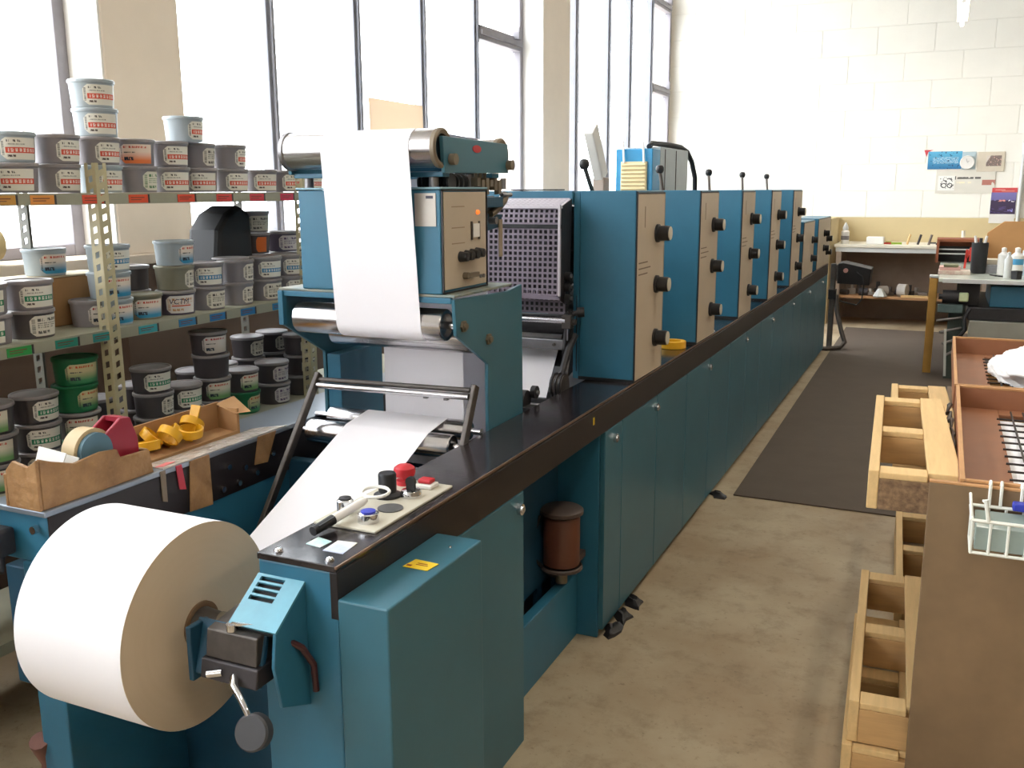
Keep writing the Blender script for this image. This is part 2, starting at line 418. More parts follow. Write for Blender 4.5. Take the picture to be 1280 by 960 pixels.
# left wall: low wall under the windows, piers, head
struct('wall_left', MB().box(XG-0.3, XW-0.08, -9.2, YB, 0, 1.33), M_lowwall)
struct('trim_1', MB().box(XG-0.3, XW+0.04, -9.2, YB, 1.33, 1.375), M_pillar, bevel=0.006)
struct('wall_left_head', MB().box(XG-0.3, XW, -9.2, YB, 4.62, ZC), M_pillar)
def pier(n, y0, y1):
    o = struct('pillar_%d' % n, MB().box(XG-0.3, XW, y0, y1, 1.375, 4.62), M_pillar, bevel=0.006)
    struct('pillar_base', MB().box(XW-0.085, XW, y0, y1, 0, 1.33), M_lowwall, parent=o)
    struct('reveal', MB().box(XG-0.1, XW-0.006, y0-0.012, y0-0.0005, 1.376, 4.61), M_reveal, parent=o)
pier(1, 3.15, 3.61); pier(2, 8.10, 8.74); pier(3, -1.9, -1.4)
struct('pillar_4', MB().box(XG-0.3, XG+0.02, 13.06, YB+0.01, 1.375, 4.62), M_pillar)

def window(n, y0, y1, mull, casement, trans):
    """steel framed window in the plane x = XG: frame, mullions, panes, transoms in the end casement bay"""
    zb, zt = 1.375, 4.62
    fr = MB()
    for a, b in ((y0, y0+0.05), (y1-0.06, y1)): fr.box(XG-0.03, XG+0.05, a, b, zb, zt)
    fr.box(XG-0.03, XG+0.05, y0+0.0505, y1-0.0605, zb+0.0005, zb+0.05); fr.box(XG-0.03, XG+0.05, y0+0.0505, y1-0.0605, zt-0.06, zt)
    o = struct('window_%d' % n, fr, M_framedk, bevel=0.004)
    ys = [y0+0.05] + mull + [y1-0.06]
    for m_ in mull:
        struct('mullion', MB().box(XG-0.04, XG+0.03, m_-0.036, m_+0.036, zb+0.05, zt-0.06).box(XG+0.03, XG+0.05, m_-0.012, m_+0.012, zb+0.05, zt-0.06), M_frame, parent=o, bevel=0.003)
    for i in range(len(ys)-1):
        a, b = ys[i]+0.024, ys[i+1]-0.024
        if i in casement:
            zs = [zb+0.05] + trans + [zt-0.06]
            for t in trans:
                struct('transom', MB().box(XG-0.03, XG+0.055, a-0.005, b+0.03, t-0.055, t+0.055).box(XG+0.055, XG+0.075, a, b+0.02, t-0.02, t+0.02), M_framedk, parent=o, bevel=0.004)
                struct('catch', MB().box(XG+0.05, XG+0.10, b-0.12, b-0.06, t+0.03, t+0.09).cyl((XG+0.09, b-0.09, t+0.06), (XG+0.09, b-0.09, t+0.13), 0.012, n=8), M_framedk, parent=o)
            for j in range(len(zs)-1):
                struct('pane', MB().box(XG-0.003, XG+0.003, a, b, zs[j], zs[j+1]), M_glass, parent=o)
        else:
            struct('pane', MB().box(XG-0.003, XG+0.003, a, b, zb+0.05, zt-0.06), M_glass, parent=o)
window(1, -1.4, 3.14, [-0.45, 0.45, 1.33, 2.2], [4], [2.92, 3.98])
window(2, 3.62, 8.09, [4.576, 5.461, 6.328, 7.197], [4], [2.915, 3.98])
window(3, 8.75, 13.05, [9.51, 10.538, 11.337, 12.211], [4], [2.945, 4.015])
window(4, -6.0, -1.91, [-5.15, -4.35, -3.55, -2.75], [0], [2.92, 3.98])
pier(5, -6.6, -6.01)
window(5, -9.0, -6.61, [-8.2, -7.4], [], [])

solo('card_sheet', 'beige card sheet standing against the window glass above the deflector rollers', 'card',
     MB().prism([(5.56, 1.43), (6.27, 1.43), (6.25, 2.262), (5.53, 2.264)], 'x', XG+0.052, XG+0.054), M_thincard, loc=(XG+0.055, 5.9, 1.43))

# ceiling tube lamps: batten, tube, hangers; the light of each lamp goes with it
def tube_lamp(x, y, z, label, lit=True):
    t = Thing('tube_lamp', label, 'lamp', (x, y, z), group='ceiling tube lamps')
    t.part('batten', MB().box(x-0.06, x+0.06, y-0.77, y+0.77, z+0.03, z+0.09), M_white, bevel=0.006)
    t.part('tube', MB().cyl((x, y-0.74, z), (x, y+0.74, z), 0.019, n=14), M_tube)
    for s in (-1, 1):
        t.part('socket', MB().box(x-0.018, x+0.018, y+s*0.76-0.015, y+s*0.76+0.015, z-0.025, z+0.03), M_white)
        t.part('hanger', MB().cyl((x, y+s*0.5, z+0.09), (x, y+s*0.5, ZC), 0.006, n=6), M_steel2)
    ld = bpy.data.lights.new('tube_light', 'AREA'); ld.shape = 'RECTANGLE'; ld.size = 0.06; ld.size_y = 1.45
    ld.energy = TUBE*10; ld.color = (1.0, 0.93, 0.80)
    lo = bpy.data.objects.new('tube_light', ld); COL.objects.link(lo); lo.parent = t.o; lo.location = (0, 0, -0.026)
tube_lamp(0.0, 11.25, 3.42, 'lit fluorescent tube hanging in front of the white block wall')
for x, y, lb in ((0.3, 7.0, 'over the middle of the aisle mat'), (0.3, 3.6, 'above the wooden pallets'), (0.3, 0.4, 'above the viewpoint'), (3.0, 9.0, 'right of the feeder table'), (3.0, 4.6, 'right of the brown trays'), (3.0, 0.4, 'in the near right corner of the hall')):  # lamps out of view, added overhead to light the right foreground
    tube_lamp(x, y, 3.6, 'added unseen fluorescent tube overhead ' + lb)

# ================================================================== FLOOR THINGS
solo('floor_mat', 'long dark grey mat on the concrete beside the press', 'mat',
     MB().prism([(-0.945, 5.02), (0.9, 4.98), (0.9, 12.0), (-1.0, 12.05)], 'z', 0, 0.008), M_mat, loc=(-0.4, 8.5, 0), bevel=0.003)
# ================================================================== PRESS
XR = -1.05; XI = -1.245; XL = -1.866; XLO = -2.05
random.seed(11)
base = Thing('press_base', 'long blue machine base of steel cabinets running down the room', 'machine', (-1.5, 5.5, 0))
def lock(p, y, z=0.755, x=XR):
    base.part('lock', disc_x(x, x+0.012, y, z, 0.017, 14).cyl((x+0.012, y, z), (x+0.016, y, z), 0.010, n=10), M_chrome, parent=p, label='chrome turn lock')
ys = [3.12, 3.322, 3.80, 4.31, 4.80, 5.31, 5.79, 6.28, 6.76, 7.25, 7.74, 8.23, 8.72, 9.21, 9.70, 10.12]
lk = {3.12: 3.225, 3.322: 3.775, 4.31: 4.775, 5.31: 5.765, 6.28: 6.735, 7.25: 7.715, 8.23: 8.69, 9.21: 9.68}
p = base.part('side_panel', MB().box(XR-0.02, XR, 1.875, 2.39, 0.0, 0.80), M_blue2, bevel=0.003); lock(p, 2.355)
for a, b in zip(ys[:-1], ys[1:]):
    p = base.part('side_panel', MB().box(XR-0.02, XR, a+0.002, b-0.002, 0.035, 0.80), M_blue2, bevel=0.003)
    if a in lk: lock(p, lk[a])
    if a == 3.322:
        base.part('finger_hole', MB().lathe([(0.030, 0.0), (0.032, 0.003), (0.026, 0.004), (0.02, 0.001), (0.0, 0.001)], 16, (0,0,0), 'x'), M_iron, parent=p).location = (XR+1.5, 3.49-5.5, 0.205)
base.part('end_panel', MB().box(XI-0.02, XR-0.021, 3.12, 3.14, 0.0, 0.80), M_blue, bevel=0.003)
base.part('end_panel', MB().box(-2.0, XR-0.02, 10.10, 10.12, 0.03, 0.80), M_blue)
base.part('plinth', MB().box(-1.95, XR-0.05, 3.16, 10.1, 0.0, 0.034), M_rubber)
base.part('light_block_core', MB().box(-1.98, XR-0.03, 3.62, 10.09, 0.036, 0.78), M_dark)  # solid core, mostly unseen, added to stop light passing through the base
base.part('recess_back', MB().box(XI-0.03, XI-0.015, 2.39, 3.12, 0.0, 0.80), M_dark)
base.part('recess_sill', MB().box(-1.19, -1.15, 2.40, 3.115, 0.0, 0.25), M_blue, bevel=0.004)
base.part('recess_tray', MB().box(XI-0.01, -1.19, 2.40, 3.115, 0.12, 0.16), M_dark)
# right front leg box of the unwinder and the left rail
base.part('front_frame', MB().box(XI, XR-0.0005, 1.462, 1.874, 0.0, 0.905), M_blue, bevel=0.004)
base.part('inner_frame_plate', MB().box(XI, XI+0.012, 1.875, 3.6, 0.25, 0.905), M_bluedk)
lf = base.part('left_frame', MB().box(-1.965, XL, 1.462, 4.0, 0.0, 0.78).box(XLO+0.005, XL-0.001, 1.47, 4.0, 0.78, 0.905), M_blue, bevel=0.004)
base.part('black_fascia', MB().box(XL, XL+0.004, 1.465, 3.9, 0.775, 0.905), M_fascia, parent=lf)
base.part('left_top', MB().box(XLO-0.01, XL+0.006, 1.455, 4.0, 0.905, 0.92), M_zinc, parent=lf, bevel=0.003, label='pale metal top sheet')
base.part('side_bracket', MB().box(-2.08, -1.966, 1.50, 1.56, 0.42, 0.74), M_bluedk, parent=lf, bevel=0.004)
for dy, dz in ((0, 0.66), (0, 0.60), (0, 0.54)):
    base.part('bolt', MB().cyl((-2.02+dz*0.03, 1.492, dz), (-2.02+dz*0.03, 1.50, dz), 0.008, n=8), M_iron, parent=lf)
base.part('bolt', MB().cyl((-1.905, 1.452, 0.87), (-1.905, 1.466, 0.87), 0.010, n=10), M_chrome, parent=lf)
base.part('bolt', MB().cyl((XL+0.004, 1.50, 0.85), (XL+0.016, 1.50, 0.85), 0.011, n=10), M_chrome, parent=lf)
for y, z in ((2.08, 0.86), (2.15, 0.84), (2.12, 0.80), (2.28, 0.85), (2.33, 0.82), (2.05, 0.80), (2.20, 0.81)):
    base.part('bolt', MB().cyl((XL+0.004, y, z), (XL+0.012, y, z), 0.009, n=8), M_chrome, parent=lf)
base.part('left_clamp', MB().box(-2.035, -1.975, 1.405, 1.4615, 0.80, 0.868).cyl((-2.0, 1.43, 0.80), (-1.985, 1.41, 0.765), 0.014, n=10), M_dark, bevel=0.008)
base.part('cross_panel', MB().box(XL, XI, 1.84, 1.86, 0.0, 0.44), M_bluedk)
base.part('cross_beam', MB().box(XL, XI, 2.36, 2.40, 0.42, 0.81), M_bluedk, bevel=0.004)
base.part('cross_beam', MB().box(XL, XI, 2.95, 3.0, 0.0, 0.62), M_bluedk)
base.part('left_outer_wall', MB().box(-2.03, -2.0, 4.0, 10.1, 0.03, 0.9), M_blue)
base.part('waste_pipe', MB().tube([(-1.99, 1.50, 0.0), (-1.99, 1.50, 0.22), (-1.975, 1.46, 0.30)], 0.026, 10), mat('rusty_pipe', (128, 84, 72), 0.7, var=0.3))

# worktop
top = Thing('worktop', 'long black worktop along the aisle side of the press', 'worktop', (-1.15, 5.5, 0.8))
top.part('top_sheet', MB().box(XI, XR, 1.458, 10.12, 0.9055, 0.92), M_black, bevel=0.002)
top.part('fascia', MB().box(XR-0.018, XR+0.001, 1.4615, 10.12, 0.803, 0.9045), M_fascia, bevel=0.002)
top.part('edge_trim', MB().box(XR-0.002, XR+0.003, 1.458, 10.12, 0.914, 0.9195), mat('worn_metal_edge', (150, 120, 100), 0.35, 0.6, var=0.35, scale=9))
top.part('filler_block', MB().box(XI, XR-0.02, 2.39, 3.6, 0.86, 0.905), M_fascia)
for x, y in ((-1.206, 1.48), (-1.078, 1.48)):
    top.part('screw', MB().lathe([(0.0, 0.009), (0.006, 0.008), (0.010, 0.003), (0.010, 0.0)], 12, (x, y, 0.92)), M_chrome)
top.part('paint_chip', MB().box(XR+0.001, XR+0.002, 2.984, 2.996, 0.858, 0.884), M_yelsign)
for n_, pl, m_ in (('sticker', [(-1.179, 1.537), (-1.139, 1.531), (-1.136, 1.570), (-1.178, 1.580)], mat('teal_sticker', (150, 206, 206), 0.4, col2=(226, 228, 226), scale=30)),
                  ('sticker', [(-1.124, 1.520), (-1.074, 1.520), (-1.081, 1.585), (-1.127, 1.579)], mat('pale_sticker', (226, 222, 206), 0.4, col2=(176, 188, 224), scale=16))):
    top.part(n_, MB().prism(pl, 'z', 0.92, 0.9212), m_)

# control panel
cp = Thing('control_panel', 'pale grey push-button plate at the near end of the worktop', 'control panel', (-1.157, 1.83, 0.92))
cp.part('plate', MB().box(-1.238, -1.075, 1.645, 2.005, 0.92, 0.926), M_greyplate, bevel=0.002)
b = cp.part('black_dial', MB().lathe([(0.034, 0), (0.034, 0.006), (0.026, 0.010), (0.022, 0.012), (0.022, 0.055), (0.020, 0.059), (0.0, 0.059)], 24, (-1.180, 1.866, 0.926)), M_knob, label='tall black rotary dial')
b = cp.part('stop_button', MB().lathe([(0.021, 0), (0.021, 0.012), (0.012, 0.013), (0.012, 0.022), (0.026, 0.024), (0.028, 0.034), (0.026, 0.044), (0.018, 0.050), (0.0, 0.051)], 24, (-1.191, 1.965, 0.926)), M_red, label='red mushroom stop button')
b = cp.part('button_base', MB().box(-1.152, -1.104, 1.944, 1.986, 0.926, 0.938), M_white, bevel=0.004)
cp.part('button_cap', MB().box(-1.146, -1.110, 1.950, 1.980, 0.938, 0.949), M_red, parent=b, bevel=0.004, label='square red push button')
b = cp.part('key_switch', MB().lathe([(0.026, 0), (0.027, 0.008), (0.023, 0.016), (0.014, 0.018), (0.0, 0.018)], 24, (-1.128, 1.889, 0.926)), M_chrome, label='chrome key switch')
cp.part('key', MB().box(-1.140, -1.116, 1.886, 1.892, 0.944, 0.968).cyl((-1.128, 1.884, 0.962), (-1.128, 1.894, 0.962), 0.013, n=12), M_knob, parent=b)
cp.part('blank_plug', MB().lathe([(0.030, 0), (0.030, 0.003), (0.0, 0.0035)], 24, (-1.125, 1.788, 0.926)), mat('dark_grey_plug', (92, 92, 94), 0.5), label='flat dark grey plug')
b = cp.part('button_base', MB().lathe([(0.024, 0), (0.024, 0.020), (0.020, 0.022), (0.0, 0.022)], 24, (-1.124, 1.694, 0.926)), M_chrome)
cp.part('button_cap', MB().lathe([(0.017, 0.0), (0.017, 0.004), (0.0, 0.005)], 18, (-1.124, 1.694, 0.948)), M_bluep, parent=b, label='blue button cap')
b = cp.part('button_base', MB().lathe([(0.019, 0), (0.019, 0.030), (0.016, 0.033), (0.0, 0.033)], 24, (-1.205, 1.723, 0.926)), M_chrome)
cp.part('button_cap', MB().lathe([(0.014, 0.0), (0.014, 0.004), (0.0, 0.005)], 18, (-1.205, 1.723, 0.959)), M_knob, parent=b)
cp.part('yellow_tag', MB().box(-1.170, -1.152, 1.945, 1.968, 0.926, 0.927), M_yelsign)

pen = Thing('marker_pen', 'white marker pen with black cap and ring clip on the button plate', 'pen', (-1.18, 1.68, 0.926))
pd = Vector((-1.163, 1.79, 0.955)) - Vector((-1.188, 1.575, 0.931)); p0 = Vector((-1.188, 1.575, 0.9335)); u_ = pd.normalized()
pen.part('barrel', MB().cyl(p0+u_*0.062, p0+u_*0.165, 0.0105, 0.010, n=16).cyl(p0+u_*0.165, p0+u_*0.18, 0.010, 0.006, n=16), M_white)
pen.part('cap', MB().cyl(p0, p0+u_*0.064, 0.0105, 0.012, n=16), M_knob, label='black pen cap')
pen.part('cap_clip', MB().bar(p0+u_*0.01+Vector((0.008, 0, 0.008)), p0+u_*0.06+Vector((0.009, 0, 0.009)), 0.004), M_knob)
ring = [(-1.172+0.034*math.cos(t), 1.80+0.028*math.sin(t), 0.957+0.004*math.sin(t)) for t in [2*math.pi*k/20 for k in range(21)]]
pen.part('ring', MB().tube(ring, 0.004, 6), M_white)

# drive cover box beside the front end
db = Thing('drive_cover', 'blue box cover standing out from the near end of the base, yellow sticker on top', 'cover', (-0.99, 1.66, 0))
db.part('housing', MB().box(XR+0.0015, -0.93, 1.458, 1.872, 0.0, 0.85), M_blue2, bevel=0.004)
db.part('warning_sticker', MB().prism([(-1.016, 1.657), (-0.955, 1.657), (-0.950, 1.700), (-1.010, 1.704)], 'z', 0.8505, 0.8517), M_yelsign, label='yellow sticker with small print')
db.part('sticker_print', MB().box(-1.012, -1.000, 1.664, 1.672, 0.8517, 0.8522).box(-0.994, -0.965, 1.676, 1.679, 0.8517, 0.8522).box(-0.994, -0.97, 1.684, 1.687, 0.8517, 0.8522), mat('sticker_ink', (150, 70, 30), 0.6))
db.part('screw', MB().lathe([(0.004, 0), (0.003, 0.003), (0.0, 0.003)], 8, (-0.975, 1.80, 0.85)), M_chrome)

# lubricant canister in the recess
cn = Thing('oil_canister', 'rust brown canister with flat lid inside the open recess of the base', 'canister', (-1.165, 2.99, 0.33))
c_ = (-1.165, 2.99, 0.33)
cn.part('body', MB().lathe([(0.0, 0.0), (0.058, 0.0), (0.066, 0.006), (0.066, 0.175), (0.060, 0.185), (0.0, 0.186)], 28, c_), M_oil)
cn.part('lid', MB().lathe([(0.0, 0.186), (0.062, 0.187), (0.078, 0.195), (0.078, 0.208), (0.070, 0.214), (0.0, 0.216)], 28, c_), M_oilcap)
cn.part('bracket_ring', MB().lathe([(0.072, 0.0), (0.076, -0.004), (0.076, -0.014), (0.0, -0.016)], 24, c_).box(c_[0]+0.02, c_[0]+0.045, c_[1]+0.06, c_[1]+0.129, 0.320, 0.345), M_oilcap)
cn.part('outlet', MB().cyl((c_[0], c_[1], 0.316), (c_[0], c_[1], 0.26), 0.022, n=14), M_brass)
cn.part('hose', MB().tube([(-1.23, 2.94, 0.52), (-1.245, 2.92, 0.45), (-1.24, 2.92, 0.36), (-1.20, 2.97, 0.29), (c_[0], c_[1], 0.275)], 0.007, 8), M_rubber)

# ---------------------------------------------------------------- paper roll + unwinder head
rl = Thing('paper_roll', 'large roll of white paper on the unwinder at the front of the press', 'paper roll', (-1.55, 1.45, 0.732))
RX0, RX1, RY, RZ, RR = -1.70, -1.402, 1.45, 0.732, 0.224
rl.part('paper', MB().lathe([(0.052, RX0), (RR, RX0), (RR, RX0+0.0005), (RR, RX1)], 96, (0, RY, RZ), 'x'), M_paper)
g = NG('wound_paper_edge', 0.85)
sx = g.N.new('ShaderNodeSeparateXYZ'); g.L.new(g.obj, sx.inputs[0])
rr_ = g.math('SQRT', g.math('ADD', g.math('MULTIPLY', sx.outputs[1], sx.outputs[1]), g.math('MULTIPLY', sx.outputs[2], sx.outputs[2])))
nz_ = g.N.new('ShaderNodeTexNoise'); nz_.inputs['Scale'].default_value = 90; nz_.noise_dimensions = '1D'; g.L.new(rr_, nz_.inputs['W'])
n2_ = g.N.new('ShaderNodeTexNoise'); n2_.inputs['Scale'].default_value = 6; g.L.new(g.obj, n2_.inputs['Vector'])
M_rolledge = g.out(g.mix(n2_.outputs['Fac'], g.mix(nz_.outputs['Fac'], lin((204, 184, 158)), lin((210, 190, 164))), lin((196, 176, 150))))
ring_ = []
for k in range(22): ring_.append((0.052 + (RR-0.0006-0.052)*k/21, RX1 + 0.0006 + (0.0003 if k % 7 == 3 else 0)))
rl.part('roll_edge', MB().lathe([(0.0525, RX1-0.002)] + ring_ + [(RR-0.0004, RX1-0.001)], 96, (0, RY, RZ), 'x'), M_rolledge, label='wound edge of the paper')
rl.part('core', MB().lathe([(0.040, RX0-0.004), (0.0515, RX0-0.004), (0.0515, RX1+0.004), (0.046, RX1+0.005), (0.040, RX1+0.004), (0.040, RX0-0.004)], 48, (0, RY, RZ), 'x'), M_core)
uh = Thing('unwinder_head', 'steel and blue shaft clamp with slotted guard and hand lever beside the paper roll', 'clamp', (-1.19, 1.38, 0.70))
uh.part('shaft', MB().cyl((RX0-0.10, RY, RZ), (-1.20, RY, RZ), 0.033, n=24), M_iron)
uh.part('cone', MB().cyl((RX1+0.002, RY, RZ), (-1.30, RY, RZ), 0.0395, 0.030, n=24), M_iron)
uh.part('collar', MB().cyl((-1.335, RY-0.01, RZ+0.028), (-1.30, RY-0.01, RZ+0.028), 0.018, n=16).cyl((-1.30, RY-0.01, RZ+0.028), (-1.293, RY-0.01, RZ+0.028), 0.021, n=16), M_brass)
# slotted sloping guard: a plate with four real slots
def guard():
    mb = MB(); A = Vector((-1.245, 1.462, 0.872)); B = Vector((-1.128, 1.462, 0.872)); C_ = Vector((-1.245, 1.362, 0.803))
    ux = (B-A); uy = (C_-A); nn = ux.cross(uy).normalized()*0.003
    if nn.z < 0: nn = -nn
    def q(u0, u1, v0, v1):
        P = [A+ux*u0+uy*v0, A+ux*u1+uy*v0, A+ux*u1+uy*v1, A+ux*u0+uy*v1]
        mb.hexa([p-nn for p in P] + [p+nn for p in P])
    q(0, 0.10, 0, 1); q(0.62, 1, 0, 1); q(0.10, 0.62, 0.0, 0.05)
    v = 0.05
    for k in range(4):
        q(0.10, 0.62, v+0.085, v+0.125 if k < 3 else 1.0); v += 0.125
    return mb
uh.part('guard_plate', guard(), mat('light_blue_enamel', (92, 160, 182), 0.3, var=0.2, scale=10), label='light blue sloping plate with four slots')
uh.part('guard_back', MB().prism([(1.461, 0.862), (1.366, 0.796), (1.370, 0.790), (1.461, 0.852)], 'x', -1.240, -1.133), M_rubber)
uh.part('guard_side', MB().prism([(1.4615, 0.872), (1.362, 0.803), (1.352, 0.735), (1.37, 0.64), (1.4615, 0.60)], 'x', -1.136, -1.128), M_blue, bevel=0.002)
uh.part('clamp_plate', MB().prism([(1.385, 0.79), (1.375, 0.797), (1.34, 0.69), (1.352, 0.683)], 'x', -1.335, -1.16).box(-1.335, -1.322, 1.335, 1.392, 0.672, 0.79), M_bluedk, bevel=0.003)
blk_ = uh.part('clamp_block', MB().prism([(1.350, 0.790), (1.445, 0.805), (1.455, 0.745), (1.342, 0.732)], 'x', -1.292, -1.165), M_iron, bevel=0.003)
uh.part('lower_jaw', MB().prism([(1.338, 0.730), (1.45, 0.742), (1.455, 0.69), (1.33, 0.690)], 'x', -1.30, -1.158), mat('dark_iron', (70, 66, 68), 0.5, 0.5, var=0.3), bevel=0.003)
uh.part('latch', MB().cyl((-1.235, 1.36, 0.792), (-1.235, 1.36, 0.806), 0.012, n=12).bar((-1.235, 1.358, 0.806), (-1.185, 1.372, 0.808), 0.008, 0.005), M_chrome)
uh.part('pin', MB().cyl((-1.275, 1.325, 0.705), (-1.245, 1.335, 0.71), 0.008, n=10), M_chrome)
uh.part('lever', MB().tube([(-1.215, 1.335, 0.705), (-1.20, 1.315, 0.70), (-1.175, 1.305, 0.685), (-1.158, 1.302, 0.66), (-1.15, 1.300, 0.64)], [0.010, 0.008, 0.007, 0.007, 0.008], 10), M_chrome)
KN = MB(); KN.M = Matrix.Translation((-1.142, 1.298, 0.625)) @ Matrix.Rotation(R(22), 4, 'Y') @ Matrix.Rotation(R(66), 4, 'X')
KN.lathe([(0.0, -0.013), (0.032, -0.013), (0.036, -0.010), (0.036, 0.010), (0.032, 0.014), (0.0, 0.014)], 28)
uh.part('lever_knob', KN, mat('grey_knob', (62, 62, 66), 0.5, var=0.2), label='round grey lever knob')
uh.part('cable', MB().tube([(-1.14, 1.40, 0.775), (-1.12, 1.43, 0.745), (-1.11, 1.452, 0.70), (-1.108, 1.454, 0.64)], 0.007, 8), mat('dark_red_cable', (70, 34, 36), 0.5))
for x in (-1.222, -1.186):
    uh.part('bolt', MB().lathe([(0.0, 0.012), (0.006, 0.010), (0.009, 0.004), (0.009, 0.0)], 12, (0, 0, 0)), M_chrome).matrix_local = Matrix.Translation((x+1.19, 1.462-1.38, 0.882-0.70)) @ Matrix.Rotation(R(90), 4, 'X')

# ---------------------------------------------------------------- web (one continuous sheet)
WX0, WX1 = -1.655, -1.362
a_ = math.degrees(math.atan2(0.25, 0.43))
path = arc(RY, RZ, RR+0.001, 282, 270+a_, 4)
nroll = len(path)
path += arc(2.40, 0.903, 0.037, 90+a_, 90, 4)
path += arc(2.515, 0.925, 0.032, 95, 20, 6)
path += arc(2.588, 0.78, 0.034, 180+20, 360, 10)
R2 = (2.576, 1.205, 0.048); R1 = (2.41, 1.266, 0.048)
path += arc(R2[0], R2[1], R2[2]+0.0005, 0, 118, 10)
path += arc(R1[0], R1[1], R1[2]+0.0005, 298, 180, 10)
T1 = (2.37, 1.768, 0.053); T2 = (2.755, 1.760, 0.050)
path += arc(T1[0], T1[1], T1[2]+0.0005, 180, 92, 10)
path += arc(T2[0], T2[1], T2[2]+0.0005, 88, 0, 10)
path += arc(2.83, 0.72, 0.025, 180, 270, 6)
path += arc(3.20, 0.72, 0.025, 270, 325, 6)
path += [(3.36, 0.92), (3.50, 1.10), (3.56, 1.12)]
solo('paper_web', 'white paper web threaded up over the steel rollers into the press', 'paper web', MB().strip(path, WX0, WX1, 0.001, [-0.0425]*nroll + [0.0]*(len(path)-nroll)), M_web, loc=(-1.5, 2.4, 0.9))

# ---------------------------------------------------------------- web tower
tw = Thing('web_tower', 'blue web guide tower with rollers and control box near the unwinder', 'machine', (-1.56, 2.58, 0.9))
pl = [(2.362, 1.348), (2.372, 1.242), (2.575, 1.128), (2.575, 0.62), (2.845, 0.62), (2.835, 1.350), (2.72, 1.338)]
for x0, x1 in ((-1.262, -1.25), (-1.866, -1.854)):
    s_ = tw.part('side_plate', MB().prism(pl, 'x', x0, x1), M_blue2, bevel=0.002)
    if x1 == -1.25:
        for y, z in ((R1[0], R1[1]), (R2[0], R2[1])):
            tw.part('bolt', MB().cyl((-1.25, y, z), (-1.243, y, z), 0.018, n=6).cyl((-1.243, y, z), (-1.236, y, z), 0.010, n=12), M_brass, parent=s_)
tw.part('front_flange', MB().box(-1.866, -1.2625, 2.362, 2.376, 1.335, 1.352).box(-1.866, -1.848, 2.355, 2.375, 1.245, 1.352), M_blue, bevel=0.002)
tw.part('top_plate', MB().box(-1.866, -1.25, 2.362, 2.76, 1.3525, 1.360), mat('dusty_blue_top', (150, 140, 116), 0.6, col2=(96, 122, 128), scale=9), bevel=0.002)
tw.part('rear_column', MB().box(-1.853, -1.80, 2.58, 2.84, 0.62, 1.12), M_blue, bevel=0.003)
def roller(name, c, x0, x1, m=M_steel, ax=None):
    y, z, r = c
    o = tw.part(name, MB().lathe([(0.0, x0), (r-0.004, x0), (r, x0+0.004), (r, x1-0.004), (r-0.003, x1), (r-0.012, x1-0.001), (r-0.014, x1-0.018), (0.0, x1-0.018)], 40, (0, y, z), 'x'), m)
    if ax: tw.part('axle', MB().cyl((ax[0], y, z), (ax[1], y, z), 0.011, n=12), M_chrome, parent=o)
    return o
roller('roller', R1, -1.825, -1.302, ax=(-1.853, -1.263)); roller('roller', R2, -1.81, -1.30, ax=(-1.853, -1.263))
roller('low_roller', (2.40, 0.903, 0.0365), -1.80, -1.285, ax=(-1.858, -1.246)); roller('low_roller', (2.515, 0.925, 0.0315), -1.80, -1.285, ax=(-1.858, -1.246))
roller('turning_roller', (2.588, 0.78, 0.0335), -1.80, -1.29, ax=(-1.852, -1.264)); roller('turning_roller', (2.83, 0.72, 0.0245), -1.80, -1.29, ax=(-1.852, -1.264))
# control box
BX = -1.29
bx = tw.part('control_box', MB().box(-1.775, BX, 2.362, 2.655, 1.3605, 1.655), M_blue, bevel=0.004)
tw.part('box_lid', MB().box(-1.78, BX+0.003, 2.357, 2.66, 1.6555, 1.662), mat('pale_blue_lid', (122, 160, 176), 0.4, var=0.1), parent=bx, bevel=0.002)
tw.part('face_plate', MB().box(BX+0.0003, BX+0.004, 2.374, 2.643, 1.372, 1.648), M_beige, parent=bx, bevel=0.001, label='beige control face')
for y0, y1, z0, z1 in ((2.364, 2.368, 1.362, 1.655), (2.649, 2.653, 1.362, 1.655), (2.364, 2.653, 1.651, 1.655), (2.364, 2.653, 1.362, 1.366)):
    tw.part('face_edging', MB().box(BX+0.0003, BX+0.005, y0, y1, z0, z1), M_fascia, parent=bx)
tw.part('rating_plate', MB().box(-1.372, -1.304, 2.3595, 2.3615, 1.553, 1.645), mat('silver_plate', (190, 184, 176), 0.35, 0.3), parent=bx, label='silver rating plate')
tw.part('rating_text', MB().box(-1.335, -1.312, 2.359, 2.3595, 1.630, 1.638), mat('plate_ink', (60, 60, 80), 0.5), parent=bx)
for k in range(4):
    tw.part('small_knob', MB().cyl((BX+0.004, 2.47+k*0.035, 1.462+0.002*k), (BX+0.030, 2.47+k*0.035, 1.462+0.002*k), 0.016, 0.013, n=16), M_knob, parent=bx)
tw.part('indicator_lamp', MB().lathe([(0.007, 0.0), (0.007, 0.005), (0.004, 0.009), (0.0, 0.010)], 12, (BX+0.004, 2.582, 1.588), 'x'), M_flame, parent=bx, label='small lit orange lamp')
tw.part('display', MB().box(BX+0.004, BX+0.010, 2.548, 2.588, 1.515, 1.555), M_white, parent=bx, label='small pale display window')
for y_ in (2.540, 2.589): tw.part('display_frame', MB().box(BX+0.004, BX+0.008, y_, y_+0.007, 1.508, 1.562), M_iron, parent=bx)
tw.part('drawer_pull', MB().cyl((BX+0.004, 2.492, 1.405), (BX+0.02, 2.492, 1.405), 0.010, n=12).box(BX+0.01, BX+0.022, 2.495, 2.56, 1.398, 1.412), M_brass, parent=bx)
for y in (2.60, 2.62): tw.part('screw', MB().cyl((BX+0.004, y, 1.395), (BX+0.009, y, 1.395), 0.006, n=10), M_steel2, parent=bx)
